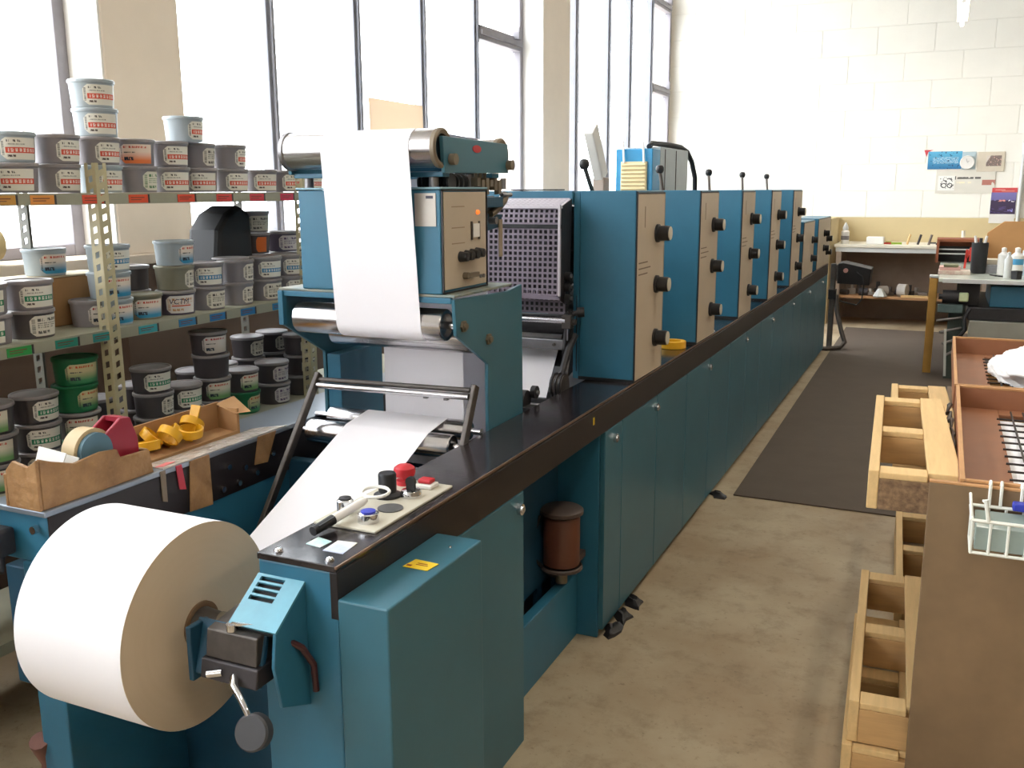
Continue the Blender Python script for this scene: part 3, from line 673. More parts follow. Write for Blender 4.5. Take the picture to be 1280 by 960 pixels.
for z in (1.605, 1.545, 1.50):
    tw.part('engraving', MB().box(BX+0.004, BX+0.0045, 2.42, 2.50, z, z+0.003), mat('faint_ink', (150, 130, 108), 0.6), parent=bx)
# deflector on top
dx0, dx1 = -1.80, -1.29
dp = tw.part('deflector_plate', MB().prism([(2.36, 1.800), (2.79, 1.795), (2.795, 1.705), (2.37, 1.700)], 'x', dx1, dx1+0.012), M_blue2, bevel=0.002, label='blue deflector end plate')
tw.part('deflector_plate', MB().prism([(2.36, 1.800), (2.79, 1.795), (2.795, 1.705), (2.37, 1.700)], 'x', dx0-0.012, dx0), M_blue2, bevel=0.002)
tw.part('emblem', MB().prism([(2.57+0.028*math.cos(t), 1.772+0.011*math.sin(t)) for t in [2*math.pi*k/16 for k in range(16)]], 'x', dx1+0.012, dx1+0.0135), M_red, parent=dp, label='small red oval emblem')
tw.part('deflector_bar', MB().box(dx0, dx1, 2.38, 2.42, 1.690, 1.704).box(dx0, dx1, 2.70, 2.75, 1.690, 1.704), M_blue, bevel=0.002)
for c, nm in ((T1, 'deflector_roller'), (T2, 'deflector_roller')):
    y, z, r = c
    ro = tw.part(nm, MB().cyl((dx0+0.006, y, z), (dx1-0.004, y, z), r, n=40), M_steel)
    tw.part('end_ring', MB().lathe([(r-0.014, dx1-0.006), (r+0.002, dx1-0.006), (r+0.002, dx1+0.006), (r-0.004, dx1+0.010), (r-0.014, dx1+0.006)], 32, (0, y, z), 'x'), M_brass, parent=ro)
    tw.part('end_lug', MB().cyl((dx1+0.012, y+0.035, z-0.03), (dx1+0.03, y+0.035, z-0.03), 0.016, n=14), M_brass, parent=ro)
    tw.part('far_ring', MB().lathe([(r-0.014, dx0-0.004), (r+0.004, dx0-0.004), (r+0.004, dx0+0.008), (r, dx0+0.012)], 32, (0, y, z), 'x'), M_steel2, parent=ro)
for x in (-1.76, -1.33):
    for y in (2.40, 2.62): tw.part('support_post', MB().cyl((x, y, 1.66), (x, y, 1.70), 0.014, n=12), M_steel2)
for k in range(9):
    x = -1.40 + k*0.012
    tw.part('coil_disc', MB().cyl((x, 2.45, 1.675), (x+0.006, 2.45, 1.675), 0.026, n=20), M_dark)
for k in range(4):
    y = 2.50 + k*0.03
    tw.part('coil_disc', MB().cyl((-1.345, y, 1.675), (-1.345, y+0.010, 1.675), 0.026, n=20), M_iron)
tw.part('motor', MB().cyl((-1.36, 2.615, 1.678), (-1.36, 2.70, 1.678), 0.03, n=20), M_dark)
for k in range(6):
    y = 2.61+0.03*k
    tw.part('fitting', MB().box(-1.318+0.006*(k%2), -1.296, y, y+0.020, 1.664-0.012*(k%3), 1.690-0.006*(k%2)).cyl((-1.307, y+0.01, 1.69), (-1.307, y+0.01, 1.704), 0.006, n=8), M_brass)
tw.part('chain_plate', MB().box(-1.31, -1.302, 2.80, 2.83, 1.655, 1.69), M_steel2)
# web sensor arm on the far side of the box
ar = tw.part('sensor_bracket', MB().prism([(2.656, 1.585), (2.84, 1.575), (2.83, 1.535), (2.656, 1.520)], 'x', -1.335, -1.322).box(-1.33, -1.29, 2.656, 2.78, 1.60, 1.632), M_bluedk, bevel=0.002)
tw.part('sensor_body', MB().box(-1.40, -1.32, 2.70, 2.78, 1.585, 1.635), M_dark, parent=ar, bevel=0.004)
tw.part('sensor_handle', MB().tube([(-1.318, 2.74, 1.578), (-1.315, 2.78, 1.592), (-1.31, 2.82, 1.622), (-1.308, 2.835, 1.640)], [0.012, 0.014, 0.016, 0.014], 10), M_brass, parent=ar)
tw.part('clamp_screw', MB().cyl((-1.30, 2.79, 1.638), (-1.30, 2.86, 1.638), 0.007, n=8).cyl((-1.30, 2.70, 1.560), (-1.275, 2.70, 1.560), 0.012, n=10), M_steel2, parent=ar)
tw.part('strap', MB().box(-1.318, -1.314, 2.80, 2.825, 1.44, 1.56), mat('dusty_strap', (150, 136, 116), 0.6), parent=ar)

# dancer frame: two arms and a double bar
da = Thing('dancer_frame', 'dark steel dancer frame of two arms and a cross bar above the low rollers', 'machine part', (-1.5, 2.40, 0.9))
da.part('arm', MB().bar((-1.775, 2.425, 1.085), (-1.775, 2.06, 0.62), 0.016, 0.026), M_iron, bevel=0.003)
da.part('arm', MB().bar((-1.242, 2.47, 1.080), (-1.242, 2.33, 0.80), 0.016, 0.030), M_iron, bevel=0.003)
da.part('cross_bar', MB().cyl((-1.768, 2.415, 1.068), (-1.25, 2.452, 1.068), 0.008, n=12), M_iron)
da.part('cross_bar', MB().cyl((-1.768, 2.402, 1.052), (-1.25, 2.440, 1.050), 0.010, n=12), M_steel)
for x in (-1.40, -1.33): da.part('adjuster', MB().box(x, x+0.012, 2.43, 2.445, 1.035, 1.05), M_steel2)

# low obstacles right of the web: pinion wheels on the worktop side
pw = Thing('drive_pulley', 'dark drive pulley with grooved hub at the inner edge of the worktop', 'machine part', (-1.27, 3.2, 0.9))
pw.part('hub', MB().cyl((-1.30, 3.24, 0.93), (-1.252, 3.24, 0.93), 0.045, n=20), M_iron)
for k in range(3): pw.part('groove_ring', MB().cyl((-1.296+k*0.016, 3.24, 0.93), (-1.289+k*0.016, 3.24, 0.93), 0.050, n=20), M_dark)
pw.part('belt_arm', MB().tube([(-1.275, 3.26, 0.97), (-1.275, 3.33, 1.05), (-1.275, 3.40, 1.10)], 0.014, 8), M_dark)
pg = Thing('pinion_cluster', 'small dark pinion cluster between the tower plate and the web', 'machine part', (-1.29, 2.95, 0.9))
pg.part('gear', MB().cyl((-1.32, 2.97, 0.93), (-1.29, 2.97, 0.93), 0.034, n=14).cyl((-1.288, 3.01, 0.95), (-1.27, 3.01, 0.95), 0.024, n=12), M_dark)
pg.part('gear_pin', MB().cyl((-1.27, 3.01, 0.95), (-1.262, 3.01, 0.95), 0.009, n=10), M_steel2)
pg.part('mount', MB().box(-1.31, -1.25, 2.93, 2.99, 0.88, 0.91), M_dark)
# ================================================================== PRINTING UNITS
def knob(t, par, y, z, big=1.0, x=XR):
    k = t.part('knob', MB().lathe([(0.0, 0.0), (0.036*big, 0.0), (0.036*big, 0.012), (0.030*big, 0.014), (0.030*big, 0.052), (0.026*big, 0.056), (0.0, 0.056)], 20, (x+0.002, y, z), 'x'), M_knob, parent=par)
    return k
def unit(f, L, zt, label, knobs, plate_print=True, first=False):
    t = Thing('printing_unit', label, 'printing unit', (-1.17, f+L/2, 0.92), group='printing units along the press')
    h = t.part('housing', MB().box(-1.272, XR, f, f+L, 0.9205, zt), M_blue, bevel=0.004)
    t.part('front_strip', MB().box(-1.30, -1.274, f+0.004, f+L-0.01, 0.9205, zt-0.004), M_blue, bevel=0.003)
    fp = t.part('side_panel', MB().box(XR+0.0003, XR+0.004, f+0.008, f+L-0.006, 0.925, zt-0.014), M_beige, bevel=0.001, label='beige control panel')
    t.part('panel_edging', MB().box(XR+0.0003, XR+0.005, f+0.001, f+0.0075, 0.922, zt-0.004).box(XR+0.0003, XR+0.005, f+0.0078, f+L-0.002, zt-0.0137, zt-0.008), M_fascia)
    t.part('panel_strip', MB().box(XR+0.0003, XR+0.005, f+L-0.0055, f+L-0.001, 0.925, zt-0.014), mat('aged_strip', (150, 142, 122), 0.5))
    for y, z in knobs:
        knob(t, fp, y, z, 1.0 if zt > 1.5 else 0.9)
        t.part('dial_face', MB().lathe([(0.027, 0.0), (0.027, 0.003), (0.0, 0.004)], 18, (XR+0.058, y, z), 'x'), M_greyplate, parent=fp)
    if plate_print:
        for k in range(3):
            t.part('panel_print', MB().box(XR+0.004, XR+0.0046, f+0.03, f+0.03+0.12+0.04*(k % 2), 1.375-k*0.022, 1.380-k*0.022), mat('panel_ink', (112, 94, 78), 0.6), parent=fp)
        t.part('panel_print', MB().box(XR+0.004, XR+0.0046, f+0.10, f+0.107, zt-0.14, zt-0.06), MATS['panel_ink'], parent=fp)
    # the far console and the inking rollers that bridge to it
    t.part('far_console', MB().box(-2.05, -1.88, f, f+L, 0.921, zt), M_blue, bevel=0.004)
    t.part('ink_fountain', MB().box(-1.879, -1.301, f+0.08, f+L, 1.42 if zt > 1.5 else 1.2, zt-0.06), M_dark)
    for z in ((1.36, 1.22, 1.09, 0.98) if zt > 1.5 else (1.12, 1.0)):
        t.part('ink_roller', MB().cyl((-1.879, f+0.2, z), (-1.301, f+0.2, z), 0.055, n=18), M_dark if z != 1.22 else M_steel2)
    return t, h
def lever(t, f, zt, d=-0.05):
    l = t.part('lever', MB().cyl((-1.265, f+0.13, zt-0.02), (-1.285, f+0.13+d, zt+0.088), 0.0085, n=10), M_iron)
    t.part('lever_ball', MB().lathe([(0.0, -0.020), (0.014, -0.018), (0.020, -0.006), (0.020, 0.008), (0.014, 0.018), (0.0, 0.021)], 16, (-1.286, f+0.13+d*1.1, zt+0.10)), M_knob, parent=l)
names = ['nearest tall printing unit, its blue front full in view behind the mesh guard', 'second tall printing unit, just beyond the yellow tape roll',
         'third tall printing unit, in the middle of the row of five', 'fourth tall printing unit in the row', 'fifth and last tall printing unit, before the low ones']
for i, f in enumerate((3.44, 4.45, 5.46, 6.45, 7.43)):
    t, h = unit(f, 0.385 if i < 4 else 0.46, 1.65, names[i], [(f+0.272, 1.482), (f+0.272, 1.279), (f+0.272, 1.062)])
    lever(t, f, 1.65, (-0.05, 0.005, 0.045, 0.065, 0.055)[i])
    if i == 0:
        t.part('vent_seam', MB().box(-1.285, -1.283, f+0.0, f+0.0035, 0.95, 1.25), M_fascia, parent=h)
    t.part('base_gasket', MB().box(-1.272, XR+0.004, f-0.008, f+0.0, 0.9205, 0.932), M_rubber)
t, h = unit(8.10, 0.70, 1.39, 'nearer of the two low printing units at the far end of the row', [(8.66, 1.22), (8.66, 1.06)], False)
t, h = unit(9.08, 1.0, 1.39, 'farther of the two low printing units, last in the row', [(9.55, 1.24), (9.55, 1.10), (9.80, 1.18), (9.80, 1.05)], False)
lever(t, 9.3, 1.39)

# connecting hood on the far side, in front of unit 1
hd = Thing('cross_tie', 'blue cross tie between the consoles above the mesh guard', 'machine part', (-1.58, 3.42, 1.6))
hd.part('tie_beam', MB().box(-1.879, -1.301, 3.432, 3.50, 1.60, 1.65), M_blue, bevel=0.003)
hd.part('dark_cap', MB().box(-1.56, -1.36, 3.43, 3.50, 1.651, 1.656), M_rubber)

# mesh guard: perforated cover with real holes
mg = Thing('mesh_guard', 'dark perforated mesh guard in front of the first printing unit', 'guard', (-1.6, 3.32, 1.2))
def grid_panel(x0, x1, nx, P, bw):
    """bars of a perforated sheet; P(v) maps height 0..1 to (y, z)"""
    mb = MB()
    for i in range(nx+1):
        x = x0 + (x1-x0)*i/nx
        (ya, za), (yb, zb) = P(0), P(1)
        mb.bar((x, ya, za), (x, yb, zb), bw, 0.003)
    n = max(2, int(round(math.hypot(P(1)[0]-P(0)[0], P(1)[1]-P(0)[1])/((x1-x0)/nx))))
    for j in range(n+1):
        y, z = P(j/n); mb.bar((x0, y, z), (x1, y, z), 0.003, bw)
    return mb
M_mesh = mat('dusty_mesh_steel', (128, 118, 130), 0.5, 0.3, var=0.2)
M_meshlt = mat('pale_mesh_steel', (196, 190, 196), 0.45, 0.3, var=0.1)
mg.part('lower_screen', grid_panel(-1.84, -1.305, 26, lambda v: (3.36, 1.190+0.085*v), 0.0078), M_mesh)
mg.part('front_screen', grid_panel(-1.84, -1.305, 26, lambda v: (3.29+0.01*v, 1.265+0.245*v), 0.0078), M_mesh)
mg.part('upper_screen', grid_panel(-1.84, -1.305, 26, lambda v: (3.30+0.012*v, 1.53+0.055*v), 0.0078), M_mesh)
mg.part('top_screen', grid_panel(-1.84, -1.305, 26, lambda v: (3.312+0.10*v, 1.592+0.026*v), 0.009), M_meshlt)
mg.part('frame_bar', MB().box(-1.302, -1.294, 3.284, 3.296, 1.255, 1.60), M_meshlt)
mg.part('frame_bar', MB().box(-1.84, -1.294, 3.284, 3.296, 1.248, 1.262), M_mesh)
mg.part('frame_bar', MB().box(-1.84, -1.294, 3.292, 3.304, 1.512, 1.527), M_rubber)
mg.part('frame_bar', MB().box(-1.84, -1.294, 3.30, 3.312, 1.586, 1.594), M_meshlt)
mg.part('backing', MB().box(-1.86, -1.303, 3.385, 3.394, 1.19, 1.60), M_rubber)
mg.part('end_cheek', MB().prism([(3.30, 1.25), (3.41, 1.20), (3.43, 1.62), (3.312, 1.59)], 'x', -1.3035, -1.3025), M_dark)
# rollers and arms under the guard
im = Thing('infeed_rollers', 'steel and dark infeed rollers below the mesh guard', 'machine part', (-1.57, 3.36, 0.92))
im.part('guide_bar', MB().cyl((-1.86, 3.33, 1.165), (-1.285, 3.33, 1.165), 0.012, n=14), M_steel)
im.part('dark_roller', MB().cyl((-1.86, 3.40, 1.13), (-1.30, 3.40, 1.13), 0.030, n=20), M_dark)
im.part('clamp_bar', MB().box(-1.86, -1.31, 3.36, 3.39, 1.045, 1.085), M_steel2, bevel=0.003)
im.part('clamp_screw', MB().cyl((-1.345, 3.352, 1.065), (-1.345, 3.36, 1.065), 0.006, n=8), M_iron)
im.part('joint_block', MB().box(-1.30, -1.262, 3.32, 3.36, 1.135, 1.185).cyl((-1.26, 3.34, 1.16), (-1.25, 3.34, 1.16), 0.012, n=12), M_iron, bevel=0.003)
im.part('push_rod', MB().cyl((-1.262, 3.34, 1.19), (-1.245, 3.35, 1.196), 0.010, n=10).cyl((-1.247, 3.35, 1.196), (-1.222, 3.358, 1.198), 0.019, n=12), M_dark)
for dy, z in ((3.36, 1.245), (3.36, 1.29), (3.36, 1.33)):
    im.part('pinion', MB().cyl((-1.30, dy, z), (-1.278, dy, z), 0.018, n=14), M_dark)
    im.part('pinion_cap', MB().cyl((-1.278, dy, z+0.003), (-1.272, dy, z+0.003), 0.008, n=10), M_steel2)
im.part('side_arm', MB().prism([(3.34, 0.93), (3.42, 0.95), (3.43, 1.19), (3.37, 1.19), (3.33, 1.06)], 'x', -1.302, -1.29), M_dark, bevel=0.003)
im.part('arm_link', MB().box(-1.289, -1.283, 3.345, 3.365, 1.085, 1.135), M_steel2)
im.part('hose', MB().tube([(-1.285, 3.36, 1.20), (-1.282, 3.37, 1.12), (-1.280, 3.36, 1.03), (-1.282, 3.34, 0.97), (-1.285, 3.32, 0.945)], 0.007, 8), M_rubber)
im.part('lever_arm', MB().bar((-1.283, 3.38, 1.08), (-1.281, 3.33, 0.95), 0.010, 0.014), M_iron)
im.part('web_table', MB().box(-1.86, -1.31, 3.30, 3.43, 0.84, 0.86), M_dark)

# far-end delivery console, post and hoses
ec = Thing('delivery_console', 'black control box on a bracket at the far end of the press', 'control box', (-0.85, 10.6, 0.6))
ec.part('case', MB().prism([(-0.99, 0.675), (-0.99, 0.885), (-0.94, 0.895), (-0.66, 0.835), (-0.67, 0.665)], 'y', 10.5, 10.85), M_rubber, bevel=0.006)
ec.part('button', MB().cyl((-0.91, 10.5, 0.815), (-0.91, 10.485, 0.815), 0.024, n=16), mat('pink_button', (214, 160, 150), 0.5), label='pale pink push button')
ec.part('bracket', MB().box(-1.06, -0.99, 10.52, 10.62, 0.70, 0.87), M_iron, bevel=0.004)
ec.part('post', MB().box(-1.05, -1.0, 10.40, 10.48, 0.0, 0.89), M_iron, bevel=0.004)
ec.part('collar', MB().box(-1.06, -0.985, 10.385, 10.49, 0.52, 0.62), M_rubber, bevel=0.004)
ec.part('hose', MB().tube([(-0.985, 10.44, 0.56), (-0.965, 10.40, 0.40), (-0.90, 10.36, 0.18), (-0.86, 10.33, 0.08), (-0.90, 10.25, 0.035), (-1.02, 10.15, 0.030), (-1.10, 10.15, 0.03)], 0.024, 10), M_iron)
ec.part('cable', MB().tube([(-0.80, 10.5, 0.80), (-0.74, 10.47, 0.76), (-0.72, 10.46, 0.66), (-0.73, 10.46, 0.52), (-0.78, 10.46, 0.46), (-0.95, 10.44, 0.50)], 0.008, 8), M_rubber)

# yellow tape roll on the worktop
solo('tape_roll', 'yellow roll of adhesive tape lying on the worktop between the first two units', 'tape',
     MB().lathe([(0.040, 0.0), (0.060, 0.0), (0.062, 0.002), (0.062, 0.032), (0.060, 0.034), (0.040, 0.034), (0.038, 0.032), (0.038, 0.002), (0.040, 0.0)], 32), M_yellow, loc=(-1.128, 4.325, 0.92), local=True)
for i, (y, lb) in enumerate(((5.05, 'small white tissue scrap on the worktop before the third unit'), (6.92, 'small white bottle cap on the worktop before the last tall unit'))):
    if i == 0:
        mb = MB().lathe([(0.0, 0.018), (0.018, 0.016), (0.034, 0.008), (0.040, 0.0)], 9); solo('paper_scrap', lb, 'paper', mb, M_cloth, loc=(-1.10, y-0.12, 0.92), local=True)
    else:
        solo('white_stopper', lb, 'stopper', MB().lathe([(0.0, 0.05), (0.012, 0.05), (0.016, 0.046), (0.018, 0.0)], 14), M_white, loc=(-1.075, y, 0.92), local=True)

# cabinets and things beyond the press, on its window side
bc = Thing('blue_cabinet', 'bright blue upright cabinet with a vent grille behind the printing units', 'cabinet', (-2.23, 7.32, 0))
bc.part('body', MB().box(-2.376, -2.081, 7.21, 7.425, 0.0, 1.964), mat('bright_blue_paint', (40, 140, 190), 0.4, var=0.1), bevel=0.006)
gr = bc.part('vent_grille', MB().box(-2.328, -2.120, 7.188, 7.2095, 1.45, 1.868), mat('cream_grille', (222, 206, 164), 0.5, var=0.05), bevel=0.004, label='cream louvred vent')
for k in range(13):
    z = 1.47 + k*0.03
    bc.part('louvre', MB().hexa([(-2.318, 7.1875, z), (-2.318, 7.180, z+0.004), (-2.130, 7.180, z+0.004), (-2.130, 7.1875, z), (-2.318, 7.1875, z+0.024), (-2.318, 7.174, z+0.012), (-2.130, 7.174, z+0.012), (-2.130, 7.1875, z+0.024)]), MATS['cream_grille'], parent=gr)
for x in (-2.30, -2.14): bc.part('strap', MB().tube([(x, 7.182, 1.86), (x-0.01, 7.19, 1.96), (x-0.03, 7.23, 2.02), (x-0.04, 7.26, 2.0), (x-0.04, 7.27, 1.965)], 0.009, 6), M_white)
gc = Thing('grey_cabinet', 'pale grey cabinet beside the bright blue one, black hose arched over its end', 'cabinet', (-2.23, 7.87, 0))
gc.part('body', MB().box(-2.376, -2.081, 7.432, 8.31, 0.0, 1.985), M_grey, bevel=0.006)
for y in (7.56, 7.90): gc.part('door_seam', MB().box(-2.0805, -2.077, y, y+0.012, 0.05, 1.97), M_iron)
gc.part('hose', MB().tube([(-2.16, 7.38, 1.985), (-2.16, 7.46, 2.015), (-2.13, 7.9, 2.015), (-2.12, 8.2, 2.01), (-2.11, 8.38, 1.98), (-2.10, 8.52, 1.90), (-2.09, 8.62, 1.76), (-2.09, 8.64, 1.55), (-2.09, 8.64, 0.0)], 0.022, 10), M_rubber)
lp = Thing('work_lamp', 'white fluorescent arm lamp standing beyond the first printing unit', 'lamp', (-2.2, 6.1, 0))
lp.part('column', MB().cyl((-2.2, 6.35, 0.0), (-2.2, 6.35, 1.66), 0.03, n=14).cyl((-2.2, 6.35, 0), (-2.2, 6.35, 0.03), 0.16, n=24), M_greylt)
lp.part('head', MB().bar((-2.2, 6.36, 1.74), (-2.2, 6.13, 2.06), 0.07, 0.12), M_white, bevel=0.01, label='white slanted lamp head')
lp.part('joint', MB().box(-2.24, -2.16, 6.30, 6.42, 1.62, 1.74), mat('taupe_plastic', (172, 156, 144), 0.5), bevel=0.006)
# ================================================================== SHELVING WITH INK TINS
XS = -2.50; XSB = -2.87
rk = Thing('shelving_rack', 'grey steel shelving rack of perforated uprights filled with ink tins', 'shelving', (-2.68, 2.8, 0))
SH = {'top': 1.65, 'mid': 1.205, 'low': 0.757, 'floor': 0.31}
def perf_strip(w, h, pitch=0.0405):
    """upright flange with a column of punched chevron-like slots; local u across, v up"""
    mb = MB(); n = int(h/pitch); t = 0.0018
    a, b = w*0.30, w*0.70
    def q(pts): mb.hexa([(x, -t/2, z) for x, z in pts] + [(x, t/2, z) for x, z in pts])
    for side in ((0.0, a), (b, w)):
        q([(side[0], 0), (side[1], 0), (side[1], h), (side[0], h)])
    for k in range(n):
        z = k*pitch; s_ = 0.006
        q([(a, z), (b, z+s_), (b, z+s_+pitch*0.5), (a, z+pitch*0.5)])
    return mb
def upright(x, y, z1, m, sx):
    mb = MB(); mb.M = Matrix.Translation((x, y-0.02, 0)) @ Matrix.Rotation(R(90), 4, 'Z')
    t1 = perf_strip(0.045, z1)
    for p in (t1,): mb._add(p.v, p.f)
    mb.M = Matrix.Translation((x - (0.045 if sx > 0 else 0.0), y-0.02, 0))
    mb._add(t1.v, t1.f)
    return rk.part('upright', mb, m)
for y in (1.20, 2.29, 3.375, 4.46):
    upright(XS+0.004, y, 1.745, M_upright, 1)
    upright(XSB, y, 1.745, M_uprback, -1)
tagcols = {'top': [(206, 150, 66), (226, 150, 66), (226, 84, 54), (226, 84, 46), (230, 80, 52), (226, 74, 66), (214, 60, 74), (210, 52, 84), (200, 50, 92)],
           'mid': [(46, 150, 70), (44, 140, 120), (52, 146, 140), (60, 160, 170), (52, 128, 176), (50, 120, 176), (50, 120, 172), (50, 126, 170)]}
tagy = {'top': [1.93, 2.065, 2.255, 2.445, 2.67, 2.87, 3.06, 3.25, 3.42], 'mid': [1.93, 2.10, 2.245, 2.44, 2.63, 2.79, 2.965, 3.16]}
for nm, z in SH.items():
    s_ = rk.part('shelf', MB().box(XSB, XS, 1.20, 4.46, z-0.004, z).box(XS-0.002, XS, 1.20, 4.46, z-0.036, z-0.004).box(XSB, XSB+0.002, 1.20, 4.46, z-0.036, z-0.004), M_shelf)
    if nm in tagy:
        for y, c in zip(tagy[nm], tagcols[nm]):
            rk.part('price_tag', MB().box(XS+0.0002, XS+0.0018, y-0.042, y+0.042, z-0.033, z-0.006), mat('tag_%d_%d_%d' % c, c, 0.5, var=0.06), parent=s_)
            rk.part('tag_text', MB().box(XS+0.0018, XS+0.0021, y-0.034, y+0.026, z-0.017, z-0.014).box(XS+0.0018, XS+0.0021, y-0.034, y+0.012, z-0.024, z-0.0215), mat('tag_print', (120, 70, 50), 0.6), parent=s_)
            rk.part('tag_holder', MB().box(XS+0.0002, XS+0.0022, y+0.044, y+0.050, z-0.034, z-0.005), M_iron, parent=s_)

CH = 0.0905; CR = 0.0725
CANM = {}
def can_mesh(kind):
    if kind not in CANM:
        body = MB().lathe([(0.0, 0.001), (CR-0.009, 0.001), (CR-0.008, 0.004), (CR-0.0035, 0.078), (CR-0.003, 0.079)], 28).mesh('body')
        lid = MB().lathe([(CR-0.003, 0.0785), (CR, 0.079), (CR+0.0005, 0.081), (CR+0.0005, 0.088), (CR-0.002, CH), (CR-0.006, CH-0.001), (CR-0.008, CH-0.004), (0.0, CH-0.003)], 28).mesh('lid')
        CANM[kind] = (body, lid)
    return CANM[kind]
LABM = {}
def label_mesh(span, z0=0.008, z1=0.072, cut=True):
    key = (span, z0, z1)
    if key in LABM: return LABM[key]
    n = 14; vs = []; fs = []; uvs = []
    for i in range(n+1):
        u = i/n; a = R(-span/2 + span*u)
        zz0, zz1 = z0, z1
        if cut and u < 0.12: zz0 += (0.12-u)*0.12; zz1 -= (0.12-u)*0.12
        for z in (zz0, zz1):
            r = CR - 0.008 + (z-0.004)/0.074*0.0045 + 0.0007
            vs.append((r*math.cos(a), r*math.sin(a), z)); uvs.append((u, (z-z0)/(z1-z0)))
    for i in range(n): fs.append((2*i, 2*i+2, 2*i+3, 2*i+1))
    me = bpy.data.meshes.new('label'); me.from_pydata(vs, [], fs)
    ul = me.uv_layers.new(name='UVMap')
    for lp_ in me.loops: ul.data[lp_.index].uv = uvs[lp_.vertex_index]
    me.polygons.foreach_set('use_smooth', [True]*len(fs))
    LABM[key] = me; return me
LABCOPY = {}
def ink_can(y, x, z, body, lab, rot, label, group, span=96, scale=1.0):
    t = bpy.data.objects.new('ink_tin', None); COL.objects.link(t); t.empty_display_size = 0.03
    t.location = (x, y, z); t.rotation_euler = (0, 0, R(rot)); t.scale = (scale, scale, 1)
    t['label'] = label; t['category'] = 'ink tin'; t['group'] = group
    bm_, lm_ = can_mesh('std')
    if ('b', body) not in LABCOPY: LABCOPY[('b', body)] = bm_.copy()
    link('body', LABCOPY[('b', body)], M_can[body], t)
    lidm = M_rim if body in ('grey', 'dark', 'violet') else M_can[body]
    if ('l', lidm.name) not in LABCOPY: LABCOPY[('l', lidm.name)] = lm_.copy()
    link('lid', LABCOPY[('l', lidm.name)], lidm, t)
    if lab:
        k = ('lab', lab, span)
        if k not in LABCOPY: LABCOPY[k] = label_mesh(span).copy()
        link('label', LABCOPY[k], M_lab[lab], t)
    return t
look = {'grey': 'grey', 'dark': 'dark grey', 'pale': 'pale blue-grey', 'olive': 'olive grey', 'green': 'green', 'violet': 'violet-grey'}
lablook = {'red': 'red-banded label', 'green': 'green-banded label', 'blue': 'blue-banded label', 'orange': 'orange label', 'ggreen': 'green fading label',
           'gblue': 'blue fading label', 'plain': 'plain pale label', 'greenpale': 'pale green label', 'violet': 'pale violet label', 'redlogo': 'red logo label',
           'brandgreen': 'green and yellow label', 'navy': 'navy lettered label', 'orangeblock': 'orange sticker', None: 'no label in view'}
ordn = ['first', 'second', 'third', 'fourth', 'fifth', 'sixth', 'seventh', 'eighth', 'ninth', 'tenth', 'eleventh', 'twelfth']
lev = ['bottom', 'second', 'third', 'fourth']
# columns: (y, x, [(body, label, rot), ...]) from the bottom up
XC = -2.60
top_cols = [
 (1.895, XC, [('pale', 'red', 10), ]),
 (2.050, XC, [('grey', 'red', -34), ('pale', 'red', -14)]),
 (2.215, XC, [('grey', 'red', 4), ('grey', 'red', 8)]),
 (2.385, XC, [('pale', 'red', 0), ('grey', 'red', 0), ('pale', 'red', -26), ('pale', 'red', -18)]),
 (2.540, XC, [('grey', 'greenpale', 22), ('grey', 'orange', -36)]),
 (2.705, XC, [('grey', 'red', -26), ('grey', 'red', -12)]),
 (2.860, XC-0.01, [('grey', 'red', -30), ('grey', 'plain', 22)]),
 (3.020, XC, [('grey', 'red', -14), ('grey', 'red', 22)]),
 (3.205, XC, [('grey', 'red', -22)]),
 (3.365, XC, [('grey', 'red', -10)]),
 (3.525, XC, [('grey', 'red', -24)]),
]
mid_cols = [
 (1.905, XC, [('grey', 'green', -40), ('grey', 'green', -28)]),
 (2.065, XC, [('dark', 'plain', 6), ('grey', 'green', -14)]),
 (2.385, XC, [('pale', 'gblue', -2), ('pale', 'gblue', -8), ('pale', 'blue', -6)]),
 (2.540, XC-0.02, [('olive', 'gblue', -20)]),
 (2.690, XC, [('violet', 'navy', -30), ('olive', 'plain', 34), ('pale', 'gblue', 16)]),
 (2.850, XC, [('grey', 'plain', 0), ('grey', 'blue', -32)]),
 (3.025, XC, [('grey', 'plain', 22), ('grey', 'plain', 24)]),
 (3.200, XC, [('grey', 'plain', -8), ('grey', 'blue', -24)]),
 (3.360, XC, [('grey', 'blue', -10), ('grey', 'blue', -20)]),
]
low_cols = [
 (1.880, XC, [('dark', 'ggreen', -36), ('dark', 'ggreen', -34), ('dark', 'ggreen', -38)]),
 (2.040, XC, [('dark', 'plain', -20), ('dark', 'green', -20), ('dark', 'green', 4)]),
 (2.205, XC, [('green', 'brandgreen', -10), ('dark', 'ggreen', -30), ('green', 'brandgreen', 12), ('green', 'brandgreen', -20)]),
 (2.370, XC-0.11, [('dark', None, 0), ('dark', None, 0)]),
 (2.535, XC, [('dark', 'plain', 0), ('dark', 'plain', 26), ('dark', 'green', -18)]),
 (2.690, XC, [('dark', 'plain', 10), ('dark', 'green', -16)]),
 (2.845, XC, [('violet', 'plain', 30), ('dark', 'ggreen', -22), ('dark', None, 0), ('dark', 'redlogo', -20)]),
 (3.020, XC, [('green', 'brandgreen', 14), ('dark', 'ggreen', -4)]),
 (3.215, XC, [('dark', 'violet', 0), ('dark', 'violet', 0)]),
 (3.420, XC, [('dark', 'plain', 0), ('dark', 'plain', 0), ('dark', 'plain', 0)]),
]
back_low = [(2.62, -2.77, 2), (2.93, -2.77, 2), (3.09, -2.77, 2), (3.27, -2.77, 3), (3.44, -2.77, 3), (2.44, -2.77, 1)]
random.seed(5)
